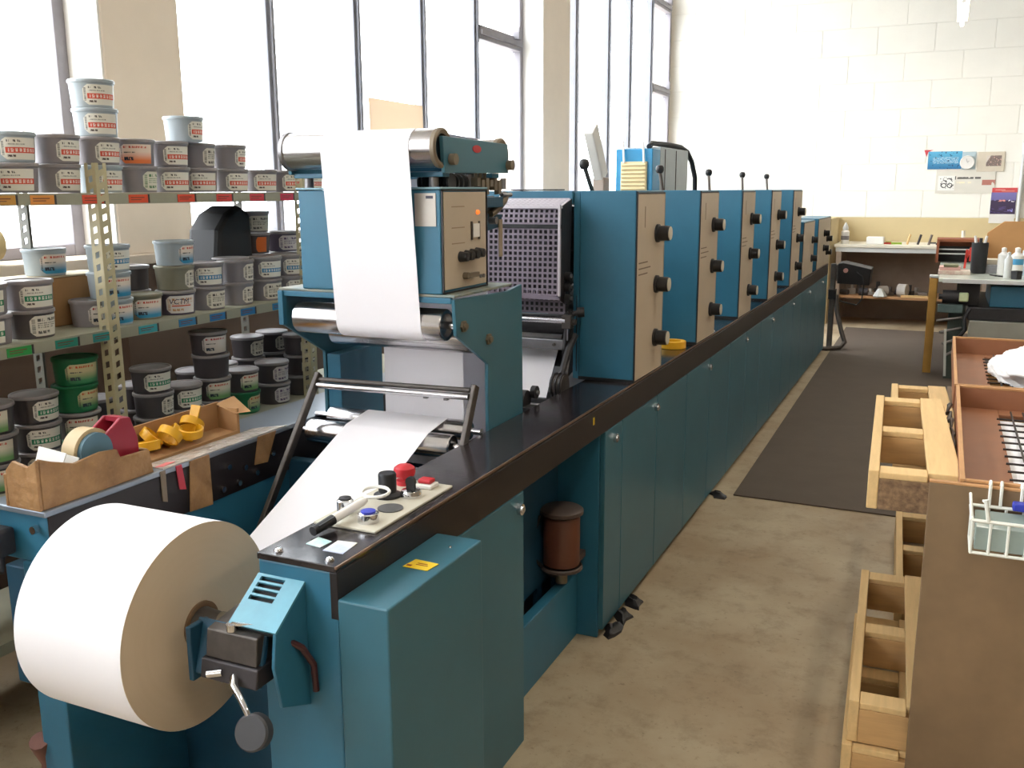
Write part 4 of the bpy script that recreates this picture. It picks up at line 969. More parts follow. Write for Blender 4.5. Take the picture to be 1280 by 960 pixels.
def fill(cols, z, where, group):
    for i, (y, x, st) in enumerate(cols):
        for k, (b_, l_, r_) in enumerate(st):
            lb = '%s tin, %s, %s from left, %s layer, %s' % (look[b_], lablook[l_], ordn[i], lev[k], where)
            t = ink_can(y + random.uniform(-0.003, 0.003), x + random.uniform(-0.004, 0.004), z + k*(CH+0.0006), b_, l_, r_, lb, group)
            if l_ == 'navy':
                vs, fs = text_verts('VCTM', 0.027); pts = []
                for v in vs:
                    a = (v.x + v.y*0.2 - 0.010)/0.068; zz = 0.042 + v.y
                    rr_ = CR - 0.008 + (zz-0.004)/0.074*0.0045 + 0.0013
                    pts.append((rr_*math.cos(a), rr_*math.sin(a), zz))
                mb = MB(); mb._add(pts, fs); link('lettering', mb.mesh('lettering'), mat('navy_ink', (30, 40, 86), 0.5), t)
                mb = MB()
                for q in range(10):
                    a0, a1 = R(-30+q*6), R(-24+q*6); r_2 = CR-0.0034-0.0007
                    mb._add([(r_2*math.cos(a0), r_2*math.sin(a0), 0.033), (r_2*math.cos(a1), r_2*math.sin(a1), 0.0335), (r_2*math.cos(a1), r_2*math.sin(a1), 0.038), (r_2*math.cos(a0), r_2*math.sin(a0), 0.037)], [(0,1,2,3)])
                link('underline', mb.mesh('underline'), mat('red_ink', (214, 84, 40), 0.5), t)
fill(top_cols, SH['top'], 'top shelf', 'ink tins on the top shelf')
fill(mid_cols, SH['mid'], 'middle shelf', 'ink tins on the middle shelf')
fill(low_cols, SH['low'], 'lower shelf', 'ink tins on the lower shelf')
ink_can(2.785, XC+0.005, SH['top']+2*(CH+0.0006)+0.0005, 'pale', 'red', 14, 'pale grey tin standing alone on top of two others on the top shelf', 'ink tins on the top shelf')
bord = {(b[0], b[1]): ordn[i] for i, b in enumerate(sorted(back_low))}
for y, x, n in back_low:
    for k in range(n):
        ink_can(y, x, SH['low']+k*(CH+0.0006), 'dark', 'plain' if (k+n) % 2 else None, random.uniform(-30, 20),
                'dark tin, %s from left in the rear row of the lower shelf, %s layer' % (bord[(y, x)], lev[k]), 'rear tins on the lower shelf')
# middle shelf, rear: carton with a tin on it, small dark tin, black bag, stacked boxes of dark tins
ct = Thing('cardboard_carton', 'brown cardboard carton at the back of the middle shelf', 'carton', (-2.77, 2.27, SH['mid']))
ct.part('box', MB().box(-2.86, -2.72, 2.08, 2.50, SH['mid'], SH['mid']+0.165), M_card, bevel=0.004)
ct.part('flap', MB().box(-2.865, -2.715, 2.075, 2.505, SH['mid']+0.1655, SH['mid']+0.171), mat('pale_card', (206, 190, 160), 0.8), bevel=0.002)
ink_can(2.285, -2.785, SH['mid']+0.1715, 'pale', 'gblue', -4, 'pale tin with blue label on top of the brown carton', 'ink tins on the middle shelf', scale=0.98)
ink_can(2.335, -2.64, SH['mid'], 'grey', 'redlogo', -4, 'grey tin with small red logo standing before the brown carton', 'ink tins on the middle shelf')
ink_can(2.62, -2.755, SH['mid'], 'dark', None, 0, 'dark tin behind the lettered tin on the middle shelf', 'ink tins on the middle shelf')
ink_can(2.62, -2.755, SH['mid']+CH+0.0006, 'dark', None, 0, 'dark tin atop another at the back of the middle shelf', 'ink tins on the middle shelf')
for k, (b_, l_, lb) in enumerate((('dark', None, 'lowest dark tin of the rear stack under the orange stickered one'), ('dark', None, 'dark tin directly under the orange stickered tin'),
                                  ('dark', 'orangeblock', 'dark tin with an orange sticker behind the middle shelf front row'), ('grey', 'plain', 'grey tin on top of the orange stickered dark tin'))):
    ink_can(3.34, -2.76, SH['mid']+k*(CH+0.0006), b_, l_, -20, lb, 'ink tins on the middle shelf', span=44 if l_ == 'orangeblock' else 96)
for k in range(3):
    ink_can(3.52, -2.74, SH['mid']+k*(CH+0.0006), 'violet', 'violet', -20, 'violet-grey tin, %s of the rear stack farthest right on the middle shelf' % ('lowest', 'middle one', 'topmost')[k], 'ink tins on the middle shelf')
solo('black_bag', 'slumped black bag behind the tins on the middle shelf', 'bag',
     MB().prism([(3.00, 1.2055), (3.26, 1.2055), (3.25, 1.56), (3.18, 1.60), (3.10, 1.565), (3.04, 1.50)], 'x', -2.85, -2.69), M_rubber, loc=(-2.77, 3.12, SH['mid']), bevel=0.02)
solo('flat_tin_lid', 'loose metal lid lying on tins before the black bag', 'lid', MB().lathe([(0.0, 0.003), (0.062, 0.003), (0.070, 0.007), (0.073, 0.004), (0.073, 0.0), (0.0, 0.0)], 28), M_rim, loc=(-2.62, 3.022, SH['mid']+2*(CH+0.0006)), local=True)
solo('tan_sack', 'rounded tan sack lying on the window ledge at the far left', 'sack',
     MB().lathe([(0.0, -0.28), (0.05, -0.26), (0.078, -0.12), (0.08, 0.05), (0.066, 0.22), (0.0, 0.27)], 20, (0,0,0), 'y'), M_bag, loc=(-3.40, 2.35, 1.455), local=True)

# ================================================================== THINGS ON THE LEFT RAIL
ZT = 0.92
ub = Thing('taped_box', 'long open box wrapped in brown parcel tape on the left rail', 'box', (-1.93, 1.64, ZT))
def wavy(y0, y1, n, zb, zt, amp, x0, x1, seed):
    random.seed(seed); pts = []
    for k in range(n+1): pts.append((y0+(y1-y0)*k/n, zt + (random.uniform(-amp, amp) if 0 < k < n else 0)))
    return MB().prism([(y0, zb), (y1, zb)] + pts[::-1], 'x', x0, x1)
ub.part('front_side', MB().prism([(1.462, ZT), (1.805, ZT), (1.795, 0.985), (1.70, 0.988), (1.69, 1.012), (1.64, 1.018), (1.56, 1.010), (1.50, 1.030), (1.464, 1.045)], 'x', -1.880, -1.870), M_kraft, bevel=0.002)
ub.part('end_side', MB().prism([(-1.975, ZT), (-1.8705, ZT), (-1.871, 1.045), (-1.90, 1.025), (-1.95, 1.035), (-1.975, 1.01)], 'y', 1.453, 1.4618), M_kraft, bevel=0.002)
ub.part('back_side', MB().box(-1.985, -1.976, 1.453, 1.80, ZT, 1.0), M_kraft, bevel=0.002)
ub.part('far_side', MB().box(-1.975, -1.881, 1.79, 1.80, ZT, 0.985), M_kraft)
ub.part('bottom', MB().box(-1.975, -1.881, 1.462, 1.79, ZT, ZT+0.006), M_card)
td = Thing('tape_dispenser', 'red desk tape dispenser with a roll of tape in the brown taped box', 'tape dispenser', (-1.92, 1.70, ZT+0.0065))
for x0, x1 in ((-1.906, -1.896), (-1.962, -1.952)):
    td.part('cheek', MB().prism([(1.60, 0.930), (1.79, 0.930), (1.785, 1.02), (1.765, 1.078), (1.735, 1.082), (1.62, 1.010)], 'x', x0, x1), M_redpad, bevel=0.003)
td.part('floor_pan', MB().box(-1.952, -1.906, 1.60, 1.79, 0.9285, 0.945), M_redpad)
td.part('nose', MB().prism([(1.735, 1.082), (1.765, 1.078), (1.785, 1.02), (1.775, 1.018), (1.757, 1.068), (1.735, 1.070)], 'x', -1.952, -1.906), M_redpad)
tr = td.part('tape_reel', MB().cyl((-1.951, 1.650, 1.012), (-1.907, 1.650, 1.012), 0.060, n=32), mat('cream_tape', (206, 182, 140), 0.5), label='roll of cream tape')
td.part('reel_hub', MB().cyl((-1.9068, 1.650, 1.012), (-1.8945, 1.650, 1.012), 0.050, n=32), mat('blue_grey_hub', (92, 128, 146), 0.5), parent=tr)
for i, (y, lb) in enumerate(((1.50, 'folded white leaflet poking out of the brown taped box'), (1.535, 'printed white slip beside the tape roll in the taped box'))):
    solo('paper_slip', lb, 'paper', MB().hexa([(-1.972, y, 0.93), (-1.89, y, 0.93), (-1.89, y+0.003, 0.93), (-1.972, y+0.003, 0.93), (-1.97, y+0.045, 1.045-0.02*i), (-1.885, y+0.05, 1.035-0.02*i), (-1.885, y+0.053, 1.035-0.02*i), (-1.97, y+0.048, 1.045-0.02*i)]), M_white, loc=(-1.93, y, 0.93))
solo('plastic_film', 'crinkled clear film taped over the pale top of the left rail', 'film',
     MB().prism([(-1.93, 1.83), (-1.862, 1.83), (-1.862, 2.36), (-1.935, 2.28)], 'z', 0.9202, 0.9225), M_foil, loc=(-1.9, 2.1, 0.92))
solo('pink_note', 'small pink slip lying on the film on the left rail', 'note', MB().prism([(-1.892, 1.83), (-1.876, 1.845), (-1.882, 1.895), (-1.898, 1.878)], 'z', 0.9227, 0.924), mat('pink_paper', (224, 120, 120), 0.7), loc=(-1.89, 1.86, 0.923))
for i, (y0, y1, yb0, yb1, zb, m_, lb) in enumerate((
    (1.815, 1.832, 1.818, 1.834, 0.835, mat('dull_tape', (140, 124, 106), 0.6), 'narrow strip of dull tape hanging on the black rail fascia'),
    (1.872, 1.892, 1.882, 1.905, 0.850, mat('pink_tape', (206, 70, 86), 0.6), 'pink tape tab hanging on the black rail fascia'),
    (1.925, 2.000, 1.915, 2.005, 0.775, M_kraft, 'wide brown tape piece hanging over the rail edge, larger of two'),
    (2.215, 2.30, 2.195, 2.255, 0.835, M_kraft, 'small brown tape piece near the dancer arm on the rail'))):
    solo('tape_piece', lb, 'tape', MB().hexa([(XL+0.004, yb0, zb), (XL+0.0075, yb0, zb), (XL+0.0075, yb1, zb-0.006), (XL+0.004, yb1, zb-0.006), (XL+0.0065, y0, 0.919), (XL+0.010, y0, 0.919), (XL+0.010, y1, 0.919), (XL+0.0065, y1, 0.919)]), m_, loc=(XL+0.006, (y0+y1)/2, 0.85))
cb = Thing('open_carton', 'open brown cardboard box of yellow plastic bits on the left rail', 'box', (-2.0, 2.02, ZT))
C0 = [(-2.05, 1.84), (-1.945, 1.84), (-1.935, 2.22), (-2.04, 2.25)]
def wallseg(a, b, h0, h1, n):
    a = Vector((a[0], a[1], 0)); b = Vector((b[0], b[1], 0)); d = (b-a).normalized(); q = Vector((-d.y, d.x, 0))*0.004
    return MB().hexa([a-q+Vector((0,0,ZT)), b-q+Vector((0,0,ZT)), b+q+Vector((0,0,ZT)), a+q+Vector((0,0,ZT)), a-q+Vector((0,0,h0)), b-q+Vector((0,0,h1)), b+q+Vector((0,0,h1)), a+q+Vector((0,0,h0))])
for k in range(4):
    h = [(0.955, 0.93), (0.927, 0.932), (1.0, 0.99), (1.005, 1.0)][k]
    cb.part('carton_wall', wallseg(C0[k], C0[(k+1) % 4], h[0], h[1], 0), M_card)
cb.part('carton_floor', MB().prism(C0, 'z', ZT, ZT+0.004), M_card)
cb.part('carton_flap', MB().hexa([(-1.938, 2.21, 0.985), (-1.90, 2.235, 0.99), (-1.898, 2.238, 0.99), (-1.938, 2.214, 0.985), (-2.04, 2.24, 1.0), (-2.02, 2.30, 1.015), (-2.018, 2.303, 1.015), (-2.04, 2.244, 1.0)]), M_card)
random.seed(9)
spots = [(-1.985, 1.90), (-2.02, 1.95), (-1.97, 1.97), (-2.01, 2.02), (-1.965, 2.05), (-2.0, 2.09)]
ynames = ['yellow plastic ring at the near end of the open carton', 'yellow plastic bit leaning on the far wall of the carton', 'yellow plastic curl in the middle of the carton', 'yellow plastic bit half under the others in the carton', 'broad yellow plastic disc on top in the carton', 'yellow plastic bit deepest in the carton']
for i, (x, y) in enumerate(spots):
    mb = MB(); mb.M = Matrix.Rotation(random.uniform(-0.9, 0.9), 4, 'X') @ Matrix.Rotation(random.uniform(-0.7, 0.7), 4, 'Y')
    mb.lathe([(0.030, -0.012), (0.034, -0.012), (0.036, 0.012), (0.031, 0.014), (0.030, -0.012)], 16)
    if i % 2: mb.lathe([(0.0, -0.010), (0.030, -0.010)], 16)
    solo('yellow_ring', ynames[i], 'plastic part', mb, M_yellow, loc=(x, y, 0.955 + 0.008*(i % 3)), local=True, group='yellow plastic bits in the open carton')
solo('yellow_strip', 'yellow plastic strip standing upright in the open carton', 'plastic part', MB().hexa([(-2.0, 2.06, 0.93), (-1.975, 2.06, 0.93), (-1.975, 2.064, 0.93), (-2.0, 2.064, 0.93), (-2.005, 2.10, 1.03), (-1.97, 2.10, 1.03), (-1.97, 2.104, 1.03), (-2.005, 2.104, 1.03)]), M_yellow, loc=(-1.99, 2.08, 0.93))
# ================================================================== BACK OF THE ROOM
bn = Thing('back_bench', 'long workbench with a pale top against the white block wall', 'bench', (-0.3, 12.6, 0))
bn.part('bench_top', MB().box(-1.22, 0.55, 12.28, YB-0.025, 0.955, 0.99), M_bench, bevel=0.004)
bn.part('front_rail', MB().box(-1.20, 0.53, 12.30, 12.33, 0.90, 0.9545), M_greylt)
bn.part('back_panel', MB().box(-1.20, 0.53, YB-0.06, YB-0.03, 0.0, 0.95), M_benchdk)
sh = bn.part('lower_shelf', MB().box(-1.19, 0.52, 12.35, YB-0.065, 0.33, 0.36), M_shelfwood, bevel=0.003)
for x in (-1.19, 0.46): bn.part('leg', MB().box(x, x+0.06, 12.30, 12.36, 0.0, 0.90), M_benchdk)
for x in (-1.19, 0.46): bn.part('leg', MB().box(x, x+0.06, YB-0.13, YB-0.07, 0.0, 0.95), M_benchdk)
random.seed(21)
toolm = [mat('tool_%d' % i, c, 0.5, var=0.2) for i, c in enumerate(((70, 64, 62), (150, 140, 130), (110, 98, 92), (60, 56, 60), (196, 190, 182)))]
kinds = ['bracket', 'sleeve', 'gear', 'fitting', 'clamp']
for i in range(13):
    x = -1.08 + i*0.075; y = 12.45 + 0.12*(i % 3); m_ = toolm[i % 5]
    mb = MB(); mb.M = Matrix.Rotation(random.uniform(-0.6, 0.6), 4, 'Z')
    h = 0.055 + 0.025*((i*7) % 4)
    if i % 3 == 0: mb.cyl((-0.05, 0, h*0.6), (0.05, 0, h*0.6), h*0.6, n=12).box(-0.03, 0.03, -0.02, 0.02, 0, h)
    elif i % 3 == 1: mb.box(-0.045, 0.045, -0.03, 0.03, 0, h*0.6).cyl((0, 0, h*0.6), (0, 0, h*1.3), 0.02, n=10)
    else: mb.lathe([(0.015, 0), (0.045, 0), (0.045, h*0.5), (0.025, h*0.6), (0.025, h*1.2), (0.015, h*1.2), (0.015, 0)], 12)
    solo('spare_part', 'small dark %s lying on the lower shelf of the back bench, %s from left' % (('sleeve', 'bracket', 'gear')[i % 3], (ordn+['thirteenth'])[i]), 'spare part', mb, m_, loc=(x, y, 0.36), local=True, group='spare parts on the bench shelf')
solo('crumpled_rag', 'crumpled pale rag among the parts on the bench shelf', 'rag', MB().lathe([(0.0, 0.10), (0.03, 0.095), (0.06, 0.05), (0.085, 0.012), (0.08, 0.0)], 7), M_greylt, loc=(-0.66, 12.37, 0.36), local=True)
solo('timber_offcut', 'thin pale timber offcut lying on the right of the bench shelf', 'timber', MB().box(-0.42, -0.05, 12.36, 12.42, 0.36, 0.385), M_wood, loc=(-0.2, 12.39, 0.36))
bo = Thing('spray_bottle', 'white bottle with a pointed cap at the left end of the back bench', 'bottle', (-1.11, 12.42, 0.99))
bo.part('body', MB().lathe([(0.0, 0), (0.045, 0), (0.048, 0.01), (0.048, 0.15), (0.03, 0.17)], 18, (-1.11, 12.42, 0.99)), M_white)
bo.part('nozzle', MB().lathe([(0.03, 0.17), (0.034, 0.175), (0.034, 0.20), (0.012, 0.25), (0.0, 0.265)], 18, (-1.11, 12.42, 0.99)), M_greylt)
bo.part('label', MB().lathe([(0.0487, 0.05), (0.0487, 0.10)], 18, (-1.11, 12.42, 0.99)), mat('grey_band', (120, 116, 118), 0.5))
solo('plastic_tub', 'small translucent white tub on the back bench', 'tub', MB().box(-0.86, -0.66, 12.40, 12.55, 0.99, 1.08), M_white, loc=(-0.76, 12.47, 0.99), bevel=0.012)
for i, (x, dz, ln, m_, lb) in enumerate(((-0.60, 0.02, 0.14, mat('red_grip', (200, 70, 60), 0.5), 'red handled tool on the back bench'), (-0.52, 0.045, 0.12, mat('lime_grip', (150, 180, 60), 0.5), 'lime green tool hung behind the back bench'),
      (-0.40, 0.07, 0.05, M_wood, 'short upright wooden handle on the back bench'), (-0.28, 0.05, 0.07, toolm[3], 'dark pliers on the back bench, left of two'), (-0.16, 0.05, 0.07, toolm[2], 'dark pliers on the back bench, right of two'),
      (-0.02, 0.09, 0.12, toolm[0], 'dark pistol-shaped tool on the wall above the back bench'))):
    if ln > 0.1: mb = MB().bar((x-ln/2, 12.50, 0.99+0.012), (x+ln/2, 12.52, 0.99+0.012), 0.024)
    else: mb = MB().bar((x, 12.5, 0.99), (x+0.03, 12.52, 0.99+0.12), 0.02)
    if i == 1 or i == 5: mb.bar((x-ln/2, 12.51, 1.014), (x-ln/2-0.06, 12.53, 1.012), 0.018)
    solo('hand_tool', lb, 'tool', mb, m_, loc=(x, 12.51, 0.99), group='hand tools on the back bench')
solo('pale_stub', 'short pale stick standing at the right of the back bench', 'stick', MB().cyl((0.21, 12.6, 0.99), (0.21, 12.6, 1.16), 0.022, n=12), M_bench, loc=(0.21, 12.6, 0.99))
lw = Thing('low_partition', 'low beige cupboard behind the last printing unit', 'cupboard', (-1.5, 12.6, 0))
lw.part('body', MB().box(-1.95, -1.26, 12.2, YB-0.03, 0, 1.30), M_band, bevel=0.006)
for k in range(5): lw.part('slat', MB().box(-1.93+k*0.135, -1.81+k*0.135, 12.19, 12.199, 0.05, 1.27), M_pillar)

# wall clock, posters, picture, calendar
YW = YB-0.0025
def poster_mat(name, fn):
    g = NG(name, 0.5); return g.out(fn(g))
def flat(name, label, cat, x0, x1, z0, z1, m, th=0.006, y=YW, frame=None, parent=None):
    t = Thing(name, label, cat, ((x0+x1)/2, y, z0))
    vs = [(x0, y-th, z0), (x1, y-th, z0), (x1, y-th, z1), (x0, y-th, z1)]
    t.part('backing', MB().box(x0, x1, y-th+0.0005, y, z0, z1), M_reveal)
    me = bpy.data.meshes.new('print'); me.from_pydata([tuple(Vector(v)-Vector(t.off)) for v in vs], [], [(0,1,2,3)])
    ul = me.uv_layers.new(name='UVMap')
    for i, q in enumerate(((0,0),(1,0),(1,1),(0,1))): ul.data[i].uv = q
    link('print', me, m, t.o)
    return t
def f_blue(g):
    c = g.mix(g.v, lin((40, 110, 160)), lin((90, 176, 214)))
    c = g.mix(g.math('MULTIPLY', g.box(0.15, 0.9, 0.32, 0.68), g.math('GREATER_THAN', g.noise(46, 22), 0.54)), c, lin((190, 216, 228)))
    c = g.mix(g.math('GREATER_THAN', g.noise(14, 7), 0.66), c, lin((24, 70, 110)))
    return c
def f_pale(g):
    c = g.mix(g.noise(4, 3), lin((206, 204, 194)), lin((226, 222, 212)))
    c = g.mix(text_mask(g, 0.36, 0.76, 0.60, 0.68, 24, 0.46), c, lin((92, 90, 88)))
    c = g.mix(g.box(0.30, 0.34, 0.58, 0.72), c, lin((70, 68, 66)))
    c = g.mix(text_mask(g, 0.36, 0.6, 0.42, 0.48, 30, 0.5), c, lin((240, 228, 200)))
    c = g.mix(text_mask(g, 0.78, 1.0, 0.34, 0.56, 12, 0.42), c, lin((176, 116, 104)))
    return c
def f_bike(g):
    c = lin((232, 232, 228))
    c = g.mix(g.math('MULTIPLY', g.box(0.12, 0.95, 0.12, 0.9), g.math('GREATER_THAN', g.noise(7, 7), 0.58)), c, lin((90, 90, 92)))
    for cx, cz, r in ((0.36, 0.34, 0.17), (0.72, 0.34, 0.17)):
        d = g.math('SQRT', g.math('ADD', g.math('POWER', g.math('SUBTRACT', g.u, cx), 2), g.math('POWER', g.math('SUBTRACT', g.v, cz), 2)))
        c = g.mix(g.rng(d, r-0.055, r), c, lin((52, 52, 56)))
    return c
def f_frame(g):
    c = g.mix(g.noise(9, 5), lin((96, 84, 80)), lin((146, 130, 124)))
    c = g.mix(g.math('GREATER_THAN', g.noise(7, 4), 0.60), c, lin((196, 160, 150)))
    return g.mix(g.math('LESS_THAN', g.math('ADD', g.u, g.math('MULTIPLY', g.v, -0.4)), -0.12), c, lin((206, 196, 186)))
def f_cal(g):
    c = g.mix(g.v, lin((96, 92, 140)), lin((120, 116, 176)))
    c = g.mix(g.math('LESS_THAN', g.math('ADD', g.v, g.math('MULTIPLY', g.noise(12, 1), -0.22)), 0.53), c, lin((62, 48, 78)))
    c = g.mix(g.math('MULTIPLY', g.box(0.3, 0.6, 0.58, 0.66), g.math('GREATER_THAN', g.noise(14, 10), 0.45)), c, lin((236, 160, 150)))
    c = g.mix(g.math('MULTIPLY', g.box(0.7, 0.95, 0.56, 0.66), g.math('GREATER_THAN', g.noise(16, 10), 0.55)), c, lin((236, 232, 240)))
    c = g.mix(g.math('MULTIPLY', g.box(0.7, 0.9, 0.1, 0.25), g.math('GREATER_THAN', g.noise(16, 10), 0.5)), c, lin((150, 150, 220)))
    c = g.mix(g.math('MULTIPLY', g.rng(g.v, 0.0, 0.35), g.math('GREATER_THAN', g.noise(3, 12), 0.55)), c, lin((84, 70, 120)))
    return c
flat('notice_board', 'pale glossy sheet below the clock on the white block wall', 'poster', -0.145, 0.52, 1.595, 1.885, poster_mat('pale_sheet_print', f_pale), 0.006)
flat('bike_print', 'white print of a motorbike on the left of the pale sheet', 'print', -0.12, 0.07, 1.63, 1.81, poster_mat('bike_print', f_bike), 0.004, y=YW-0.0065)
flat('blue_poster', 'blue poster with white lettering high on the back wall', 'poster', -0.255, 0.13, 1.89, 2.105, poster_mat('blue_print', f_blue), 0.006)
solo('red_pennant', 'small red paper corner behind the blue poster', 'paper', MB().prism([(-0.305, 2.125), (-0.20, 2.125), (-0.257, 2.10), (-0.275, 2.04)], 'y', YW-0.004, YW), mat('red_paper', (206, 74, 84), 0.6), loc=(-0.26, YW, 2.1))
ck = Thing('wall_clock', 'round white wall clock on a pale board next to the blue poster', 'clock', (0.17, YW, 1.97))
ck.part('board', MB().box(0.132, 0.285, YW-0.006, YW, 1.88, 2.095), mat('pale_blue_board', (176, 196, 204), 0.5), bevel=0.003)
ck.part('rim', MB().lathe([(0.082, -0.010), (0.082, -0.03), (0.074, -0.034), (0.070, -0.028), (0.0, -0.028)], 28, (0.19, YW, 1.968), 'y'), M_white)
ck.part('hand', MB().bar((0.19, YW-0.031, 1.968), (0.178, YW-0.031, 2.012), 0.007, 0.002), M_knob)
ck.part('hand', MB().bar((0.19, YW-0.031, 1.968), (0.212, YW-0.031, 1.985), 0.009, 0.002), M_knob)
pf = flat('picture_frame', 'beige framed picture to the right of the wall clock', 'picture', 0.40, 0.565, 1.92, 2.045, poster_mat('frame_print', f_frame), 0.012)
pf.part('mount', MB().box(0.30, 0.60, YW-0.010, YW-0.0001, 1.855, 2.09), mat('beige_mount', (212, 202, 184), 0.6), bevel=0.003)
cl = flat('wall_calendar', 'wall calendar with red header and a night city picture', 'calendar', 0.49, 0.765, 1.345, 1.605, poster_mat('calendar_print', f_cal), 0.008)
cl.part('header', MB().box(0.495, 0.77, YW-0.0095, YW, 1.605, 1.66), mat('red_header', (214, 84, 84), 0.6))
cl.part('header_text', MB().box(0.53, 0.64, YW-0.0105, YW-0.0096, 1.632, 1.638).box(0.60, 0.74, YW-0.0105, YW-0.0096, 1.618, 1.623), mat('header_ink', (236, 190, 180), 0.6))
cl.part('date_sheet', MB().box(0.485, 0.762, YB-0.028, YB-0.0205, 1.235, 1.345), M_white)
solo('wall_pipe', 'slim grey pipe running up the back wall right of the posters', 'pipe', MB().cyl((0.80, YW-0.03, 1.0), (0.80, YW-0.03, 4.9), 0.022, n=12), M_greylt, loc=(0.80, YW-0.03, 1.0))

# ================================================================== RIGHT SIDE TABLE / MACHINE
rt = Thing('feeder_table', 'glass-topped machine table with blue and grey body at the right', 'machine', (0.6, 9.7, 0))
rt.part('table_top', MB().box(-0.01, 1.5, 8.9, 11.1, 0.868, 0.90), mat('pale_glassy_top', (206, 212, 200), 0.18, var=0.08), bevel=0.004)
rt.part('top_edge', MB().box(0.02, 1.5, 8.885, 8.899, 0.862, 0.896), M_greylt, bevel=0.002)
rt.part('blue_side', MB().box(0.40, 1.5, 9.0, 9.9, 0.66, 0.835), M_blue, bevel=0.006)
rt.part('dark_bed', MB().box(0.24, 1.5, 8.95, 10.4, 0.545, 0.655), M_dark, bevel=0.006)
rt.part('grey_apron', MB().box(0.255, 1.5, 8.9, 9.0, 0.40, 0.543), mat('grey_apron', (148, 146, 136), 0.5), bevel=0.006)
rt.part('bracket', MB().box(0.14, 0.32, 9.02, 9.2, 0.66, 0.866), M_dark, bevel=0.006)
rt.part('column', MB().box(0.09, 0.22, 9.03, 9.25, 0.0, 0.66), mat('green_grey_column', (66, 78, 74), 0.5, var=0.3), bevel=0.006)
rt.part('column', MB().box(1.3, 1.45, 9.03, 9.25, 0.0, 0.40), MATS['green_grey_column'])
rt.part('column', MB().box(0.9, 1.05, 10.0, 10.2, 0.0, 0.545), MATS['green_grey_column'])
rt.part('motor', MB().cyl((0.03, 8.98, 0.735), (0.16, 8.98, 0.735), 0.058, n=18).cyl((0.03, 8.98, 0.735), (0.0, 8.98, 0.735), 0.025, n=12), M_dark)
rt.part('pale_guard', MB().box(0.155, 0.235, 8.93, 9.0, 0.70, 0.775), mat('pale_green_guard', (200, 212, 170), 0.5), bevel=0.012)
rt.part('arm_plate', MB().box(0.0, 0.20, 8.94, 9.0, 0.60, 0.672), mat('teal_grey', (84, 104, 104), 0.5, var=0.3), bevel=0.006)
for k in range(4): rt.part('cross_rod', MB().cyl((0.0+0.03*k, 8.93, 0.53-0.1*k), (0.20, 8.99, 0.56-0.09*k), 0.012, n=8), M_steel2)
rt.part('white_strut', MB().bar((0.075, 8.92, 0.46), (0.10, 8.92, 0.05), 0.035, 0.02), M_greylt)
rt.part('chain', MB().tube([(0.25, 8.94, 0.64), (0.215, 8.93, 0.56), (0.23, 8.93, 0.46), (0.19, 8.93, 0.40)], 0.016, 6), M_dark)
solo('ochre_post', 'ochre painted square post standing at the corner of the feeder table', 'post', MB().box(-0.085, -0.015, 9.26, 9.33, 0.0, 0.868), M_post, loc=(-0.05, 9.3, 0), bevel=0.006)
solo('post_cap', 'pale taped cap on top of the ochre post', 'cap', MB().box(-0.088, -0.012, 9.257, 9.333, 0.8685, 0.895), M_greylt, loc=(-0.05, 9.3, 0.8685), bevel=0.008)
tb = Thing('wooden_rack', 'reddish brown wooden rack with slots on the far part of the table', 'rack', (0.15, 10.9, 0.9))
tb.part('back', MB().box(-0.06, 0.34, 11.02, 11.05, 0.90, 1.15), M_redwood, bevel=0.004)
tb.part('top_rail', MB().box(-0.06, 0.34, 10.80, 11.02, 1.115, 1.145), M_redwood, bevel=0.004)
tb.part('upright', MB().box(-0.06, -0.035, 10.80, 11.02, 0.90, 1.115), M_redwood); tb.part('upright', MB().box(0.315, 0.34, 10.80, 11.02, 0.90, 1.115), M_redwood)
for z in (0.985, 1.03): tb.part('slot_bar', MB().box(-0.035, 0.315, 10.84, 10.86, z, z+0.012), M_greylt)
tb.part('slot_back', MB().box(-0.035, 0.315, 10.99, 11.015, 0.90, 1.06), M_rubber)
for i, (x0, x1, y0, z0, z1, m_, nm, lb) in enumerate((
   (-0.02, 0.24, 9.30, 0.90, 0.935, mat('magazine_pages', (222, 212, 196), 0.6, col2=(190, 150, 140), scale=14), 'magazine', 'thick magazine at the bottom of the pile on the table corner'),
   (-0.015, 0.16, 9.33, 0.9355, 0.965, mat('pink_booklet', (226, 180, 170), 0.6), 'booklet', 'pinkish booklet on top of the pile on the table corner'),
   (0.02, 0.14, 9.32, 0.9655, 0.985, mat('olive_cloth', (120, 120, 92), 0.8), 'folded_cloth', 'olive folded cloth on the paper pile'),
   (0.33, 0.56, 9.55, 0.90, 0.975, mat('grey_device', (150, 150, 156), 0.5, var=0.3, scale=30), 'grey_box', 'grey open frame box behind the black cylinder'),
   (0.34, 0.50, 9.62, 0.976, 1.02, mat('cream_tin', (214, 204, 184), 0.5), 'cream_box', 'cream box on top of the grey frame box'))):
    solo(nm, lb, 'box' if 'box' in nm else ('cloth' if 'cloth' in nm else 'book'), MB().box(x0, x1, y0, y0+0.2, z0, z1), m_, loc=((x0+x1)/2, y0+0.1, z0), bevel=0.004)
bt = Thing('black_cylinder', 'tall black cylinder holder with white tips on the feeder table', 'holder', (0.306, 9.55, 0.9))
bt.part('tube', MB().lathe([(0.0, 0), (0.062, 0), (0.064, 0.005), (0.070, 0.275), (0.064, 0.275), (0.060, 0.2), (0.0, 0.2)], 22, (0.306, 9.55, 0.9)), M_rubber)
for dx in (-0.04, 0.04): bt.part('white_tip', MB().cyl((0.306+dx*0.6, 9.55, 1.11), (0.306+dx*1.2, 9.55, 1.235), 0.016, 0.010, n=8), M_white)
bt.part('dark_tip', MB().cyl((0.306, 9.56, 1.11), (0.31, 9.56, 1.215), 0.014, n=8), M_knob)
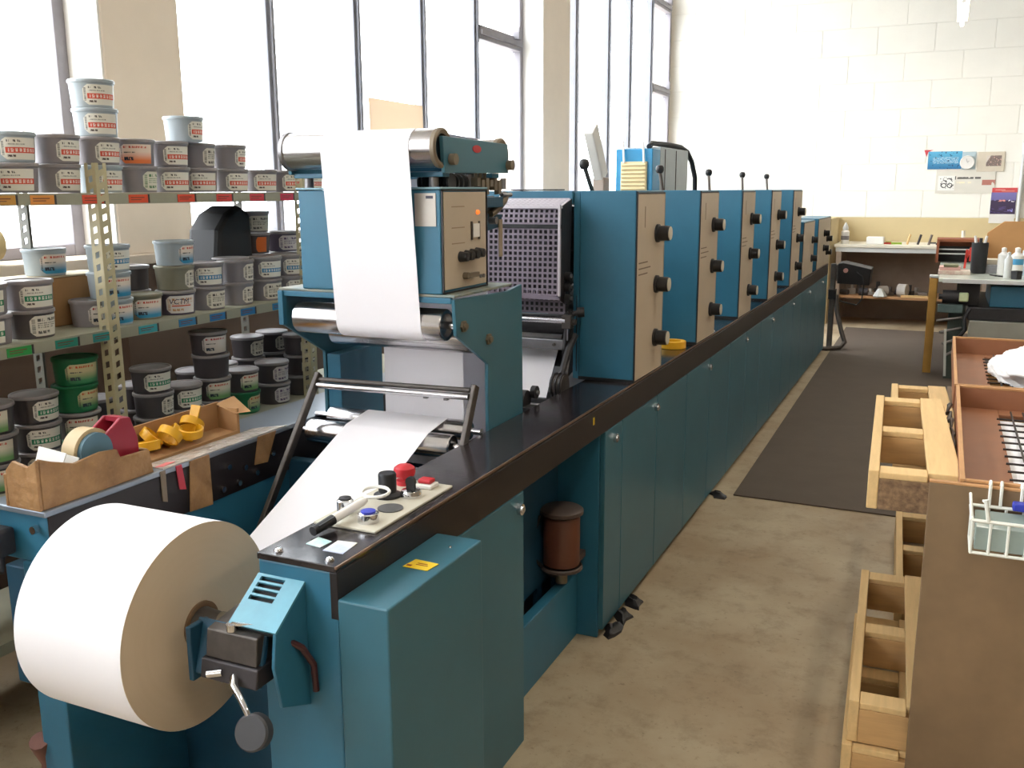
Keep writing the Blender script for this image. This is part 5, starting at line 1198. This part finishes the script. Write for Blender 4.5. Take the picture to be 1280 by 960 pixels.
solo('red_clamp', 'red handled clamp standing against the wooden rack', 'tool', MB().bar((0.205, 10.10, 0.90), (0.215, 10.10, 1.08), 0.02).bar((0.215, 10.10, 1.0), (0.25, 10.10, 1.10), 0.02).bar((0.25, 10.10, 1.10), (0.245, 10.10, 0.97), 0.016), mat('clamp_red', (206, 60, 52), 0.5), loc=(0.22, 10.1, 0.9))
solo('tan_board', 'large tan board with a cut corner standing behind the table', 'board', MB().prism([(0.40, 0.90), (1.1, 0.90), (1.1, 1.32), (0.56, 1.32), (0.41, 1.20)], 'y', 11.06, 11.09), M_tan, loc=(0.7, 11.08, 0.9), bevel=0.003)
for i, (x, y, r, h, m_, lb) in enumerate(((0.52, 9.10, 0.032, 0.225, M_greylt, 'slim pale grey bottle at the right of the table'), (0.50, 9.5, 0.045, 0.24, M_white, 'white leaning bottle behind the slim pale one'),
      (0.60, 9.35, 0.050, 0.25, M_white, 'white bottle with blue band at the frame edge'), (0.70, 9.55, 0.05, 0.29, mat('pale_blue_bottle', (206, 220, 232), 0.4), 'tall pale blue bottle behind at the frame edge'))):
    mb = MB().lathe([(0.0, 0), (r*0.95, 0), (r, 0.008), (r, h*0.72), (r*0.45, h*0.82), (r*0.45, h*0.97), (0.0, h)], 16)
    o = solo('bottle', lb, 'bottle', mb, m_, loc=(x, y, 0.90), local=True, group='bottles on the feeder table')
    if i == 2: link('band', MB().lathe([(r+0.0008, 0.10), (r+0.0008, 0.15)], 16).mesh('band'), mat('cyan_band', (80, 160, 206), 0.5), o)
solo('dark_cup', 'small dark square cup at the right edge of the table', 'cup', MB().lathe([(0.0, 0), (0.040, 0), (0.045, 0.07), (0.040, 0.07), (0.036, 0.01), (0.0, 0.01)], 4), M_dark, loc=(0.585, 9.02, 0.90), local=True, bevel=0.003)
for i in range(3):
    solo('loose_blade', 'dark thin blade lying by the grey box, %s of three' % ordn[i], 'tool', MB().bar((0.40+0.03*i, 9.36-0.05*i, 0.906), (0.44+0.03*i, 9.24-0.03*i, 0.906), 0.012, 0.010), M_dark, loc=(0.42+0.03*i, 9.3, 0.906), group='loose blades on the table')

# ================================================================== RIGHT FOREGROUND: PALLETS, TRAYS, BOARD
def pallet(label, x, y, z, rz, L=1.03, near=True, W=0.78, H=0.11, narrow=False):
    t = Thing('wooden_pallet', label, 'pallet', (x, y, z), rz, group='wooden pallets beside the board', local=True)
    t.part('edge_board', MB().box(0, 0.028, 0, L, 0.0, H), M_wood, bevel=0.003)
    t.part('deck_board', MB().prism([(0.150, 0.02), (0.235, 0.02), (0.222, L), (0.150, L)], 'z', H-0.022, H), M_wood, bevel=0.003)
    for a in (() if narrow else (0.34, 0.50, 0.66)): t.part('deck_board', MB().box(a, a+0.10, 0.0, L, H-0.022, H), M_wood, bevel=0.003)
    for j, yy in enumerate((0.0, L*0.47, L-0.075)):
        t.part('cross_piece', MB().box(0.0285, W, yy, yy+0.07, 0.0, H-0.0225), M_chip if j == 0 and near else M_woodx, bevel=0.003)
        t.part('cross_strip', MB().box(0.0285, 0.1495, yy, yy+0.07, H-0.0222, H-0.004), M_wood, bevel=0.003)
    return t
RZP = R(2.5)
pallet('upper wooden pallet with a pressed chip end block beside the brown board', -0.137, 2.655, 0.79, RZP, W=0.232, narrow=True)
pallet('second wooden pallet set back behind the upper one', -0.125, 3.66, 0.685, RZP, L=0.86, near=False, H=0.104, W=0.215, narrow=True)
pallet('lower wooden pallet near the floor left of the brown board', -0.140, 2.58, 0.125, RZP, L=1.0, H=0.125, near=False)
pallet('lowest wooden pallet lying on the floor under another', -0.150, 2.56, 0.0, RZP, L=0.9, H=0.124, near=False)
pallet('wooden pallet on the floor behind the lower two', -0.062, 3.72, 0.0, RZP, L=1.0, near=False, H=0.13)
cbn = Thing('support_cabinet', 'brown cabinet behind the board carrying the pallets and trays', 'cabinet', (0.45, 3.3, 0.25))
cbn.part('body', MB().box(0.075, 0.72, 2.62, 5.10, 0.251, 0.684), M_hard)
for yy in (3.0, 3.42): cbn.part('bearer', MB().box(-0.10, 0.66, yy, yy+0.08, 0.685, 0.789), M_woodx)
for yy in (3.98, 4.85): cbn.part('bearer', MB().box(0.10, 0.66, yy, yy+0.08, 0.685, 0.834), M_woodx)
for yy in (2.7, 3.6): cbn.part('bearer', MB().box(0.12, 0.66, yy, yy+0.05, 0.685, 0.834), M_woodx)
bd = Thing('brown_board', 'large brown hardboard sheet standing on the floor at the right', 'board', (0.4, 2.55, 0))
bd.part('sheet', MB().box(0.016, 0.80, 2.535, 2.550, 0.0, 0.918), M_hard, bevel=0.003)
bd.part('top_edge', MB().box(0.016, 0.80, 2.534, 2.551, 0.9185, 0.923), M_trayrim)
def tray(label, x0, x1, y0, y1, z0, z1):
    t = Thing('wire_tray', label, 'tray', ((x0+x1)/2, (y0+y1)/2, z0), group='brown wire-bottomed trays')
    for a in ((x0, x0+0.012, y0, y1), (x1-0.012, x1, y0, y1), (x0+0.0125, x1-0.0125, y0, y0+0.012), (x0+0.0125, x1-0.0125, y1-0.012, y1)):
        s_ = t.part('side', MB().box(*a, z0, z1-0.008), M_tray, bevel=0.002)
        t.part('rim', MB().box(*a, z1-0.0075, z1), M_trayrim, parent=s_, bevel=0.001)
    b_ = 0.145
    for a in ((x0+0.0125, x0+b_, y0+0.0125, y1-0.0125), (x1-b_, x1-0.0125, y0+0.0125, y1-0.0125), (x0+b_+0.0005, x1-b_-0.0005, y0+0.0125, y0+0.06), (x0+b_+0.0005, x1-b_-0.0005, y1-0.10, y1-0.0125)):
        t.part('bottom_board', MB().box(*a, z0, z0+0.014), M_tray, bevel=0.002)
    n = 9
    for k in range(1, 13):
        y = y0+0.06 + (y1-0.10-y0-0.06)*k/13
        t.part('wire', MB().cyl((x0+b_-0.01, y, z0+0.017), (x1-b_+0.01, y, z0+0.0175), 0.0035, n=6), M_wire)
    for k in range(1, 11):
        x = x0+b_ + (x1-b_*2-x0)*k/11
        t.part('wire', MB().cyl((x, y0+0.05, z0+0.0245), (x, y1-0.09, z0+0.0245), 0.0035, n=6), M_wire)
    return t
tray('nearer brown tray with a dark wire grid behind the board', 0.086, 0.80, 2.556, 3.845, 0.835, 0.93)
tray('farther brown tray holding the white plastic bag', 0.080, 0.80, 3.86, 5.15, 0.835, 0.93)
solo('white_sheets', 'loose white paper sheets under the wire grid of the nearer tray', 'paper', MB().box(0.195, 0.69, 2.62, 3.70, 0.8345, 0.8365), M_paper, loc=(0.45, 3.1, 0.8345))
# crumpled white bag: a displaced cushion
def bag():
    bm = bmesh.new(); bmesh.ops.create_icosphere(bm, subdivisions=5, radius=1.0)
    from mathutils import noise as mn
    for v in bm.verts:
        p = v.co.copy(); n1 = mn.noise(p*1.6); n2 = abs(mn.noise(p*3.4)); n3 = abs(mn.noise(p*8))
        s_ = 1 + 0.22*n1 - 0.22*n2 - 0.06*n3
        v.co = Vector((p.x*0.27*s_, p.y*0.40*s_, max(-0.035, p.z*0.115*s_)))
    for f in bm.faces: f.smooth = True
    me = bpy.data.meshes.new('plastic_bag'); bm.to_mesh(me); bm.free(); return me
o = link('plastic_bag', bag(), M_cloth, None, 0, (0.50, 4.47, 0.895)); o['label'] = 'crumpled white plastic bag filling the farther tray'; o['category'] = 'bag'
# clutter between pallet and tray
cr = MB(); random.seed(3)
pts = [(0.062+0.0009*k+0.006*math.sin(k*1.9), 3.72-0.042*k, 0.875) for k in range(24)]
solo('chain_bundle', 'dangling dark chain between the upper pallet and the trays', 'chain', MB().tube([(x+0.0, y, 0.875+0.012*math.sin(i*2)) for i, (x, y, z) in enumerate(pts)], [0.004+0.005*(i % 2) for i in range(24)], 6), M_iron, loc=(0.07, 3.3, 0.87))
# white wire basket hung on the board
wk = Thing('wire_basket', 'white wire basket with a pane inside hanging on the front of the board', 'basket', (0.35, 2.44, 0.79))
bx0, bx1, by0, by1, bz0, bz1 = 0.115, 0.62, 2.40, 2.525, 0.795, 0.875
def rod(pts, r=0.0035, nm='wire'): wk.part(nm, MB().tube(pts, r, 6), M_wirew)
rod([(bx0, by0, bz1), (bx1, by0, bz1)], 0.0045, 'rim'); rod([(bx0, by1, bz1), (bx1, by1, bz1)], 0.0045, 'rim'); rod([(bx0, by0, bz1), (bx0, by1, bz1)], 0.0045, 'rim'); rod([(bx1, by0, bz1), (bx1, by1, bz1)], 0.0045, 'rim')
rod([(bx0, by0, bz0), (bx1, by0, bz0)], 0.004, 'rim')
for k in range(14):
    x = bx0 + 0.002 + (bx1-bx0-0.004)*k/13
    rod([(x, by0, bz1), (x, by0-0.002, bz0), (x, by1-0.01, bz0), (x, by1, bz1)])
rod([(bx0, by0+0.02, bz1), (bx0-0.004, by0+0.05, bz1+0.03), (bx0-0.004, by1-0.02, bz1+0.035)])
rod([(0.150, by0, bz1), (0.140, by0-0.004, bz1+0.055), (0.136, by0, bz1+0.05)], 0.005, 'hook')
for x in (0.155, 0.180, 0.225, 0.245, 0.42, 0.45): rod([(x, by1, bz1), (x, by1+0.003, 0.93), (x, by1+0.016, 0.936), (x, by1+0.035, 0.92)], 0.004, 'hook')
solo('glass_pane', 'grey-green pane lying in the white wire basket', 'pane', MB().hexa([(0.124, 2.408, 0.80), (0.60, 2.408, 0.80), (0.60, 2.505, 0.80), (0.124, 2.505, 0.80), (0.124, 2.410, 0.858), (0.60, 2.410, 0.858), (0.60, 2.515, 0.868), (0.124, 2.515, 0.868)]), mat('grey_green_glass', (150, 164, 158), 0.15, var=0.15), loc=(0.36, 2.46, 0.80), bevel=0.003)
solo('blue_clip', 'bright blue plastic grip lying on the white wire basket', 'grip', MB().box(0.205, 0.36, 2.494, 2.522, 0.879, 0.899), M_bluep, loc=(0.28, 2.51, 0.88), bevel=0.004)
# dirt along the foot of the press
random.seed(8)
for i, (x, y) in enumerate(((-1.035, 3.20), (-1.04, 3.33), (-1.04, 3.47), (-1.02, 4.98))):
    mb = MB(); c0 = Vector((x, y, 0.012))
    n_ = 9
    pr = [(0.0, 0.024+0.010*(i % 2)), (0.018, 0.026), (0.030, 0.014), (0.042, 0.010), (0.046, 0.0)]
    mb.lathe(pr, n_)
    mb.v = [Vector((v.x*(0.75+0.3*math.sin(5*v.y*20+i)), v.y*(1.5+0.3*math.sin(v.x*90+i)), v.z*(0.7+0.4*abs(math.sin(v.x*70+v.y*50))))) for v in mb.v]
    solo('rag_scrap', ('dark rag scrap at the foot of the base corner', 'second dark rag scrap along the foot of the base', 'third dark rag scrap along the foot of the base', 'thin dark scrap on the floor near the mat corner')[i], 'rag', mb, M_dark, loc=(x, y, 0.0), local=True, rz=0.3*i)
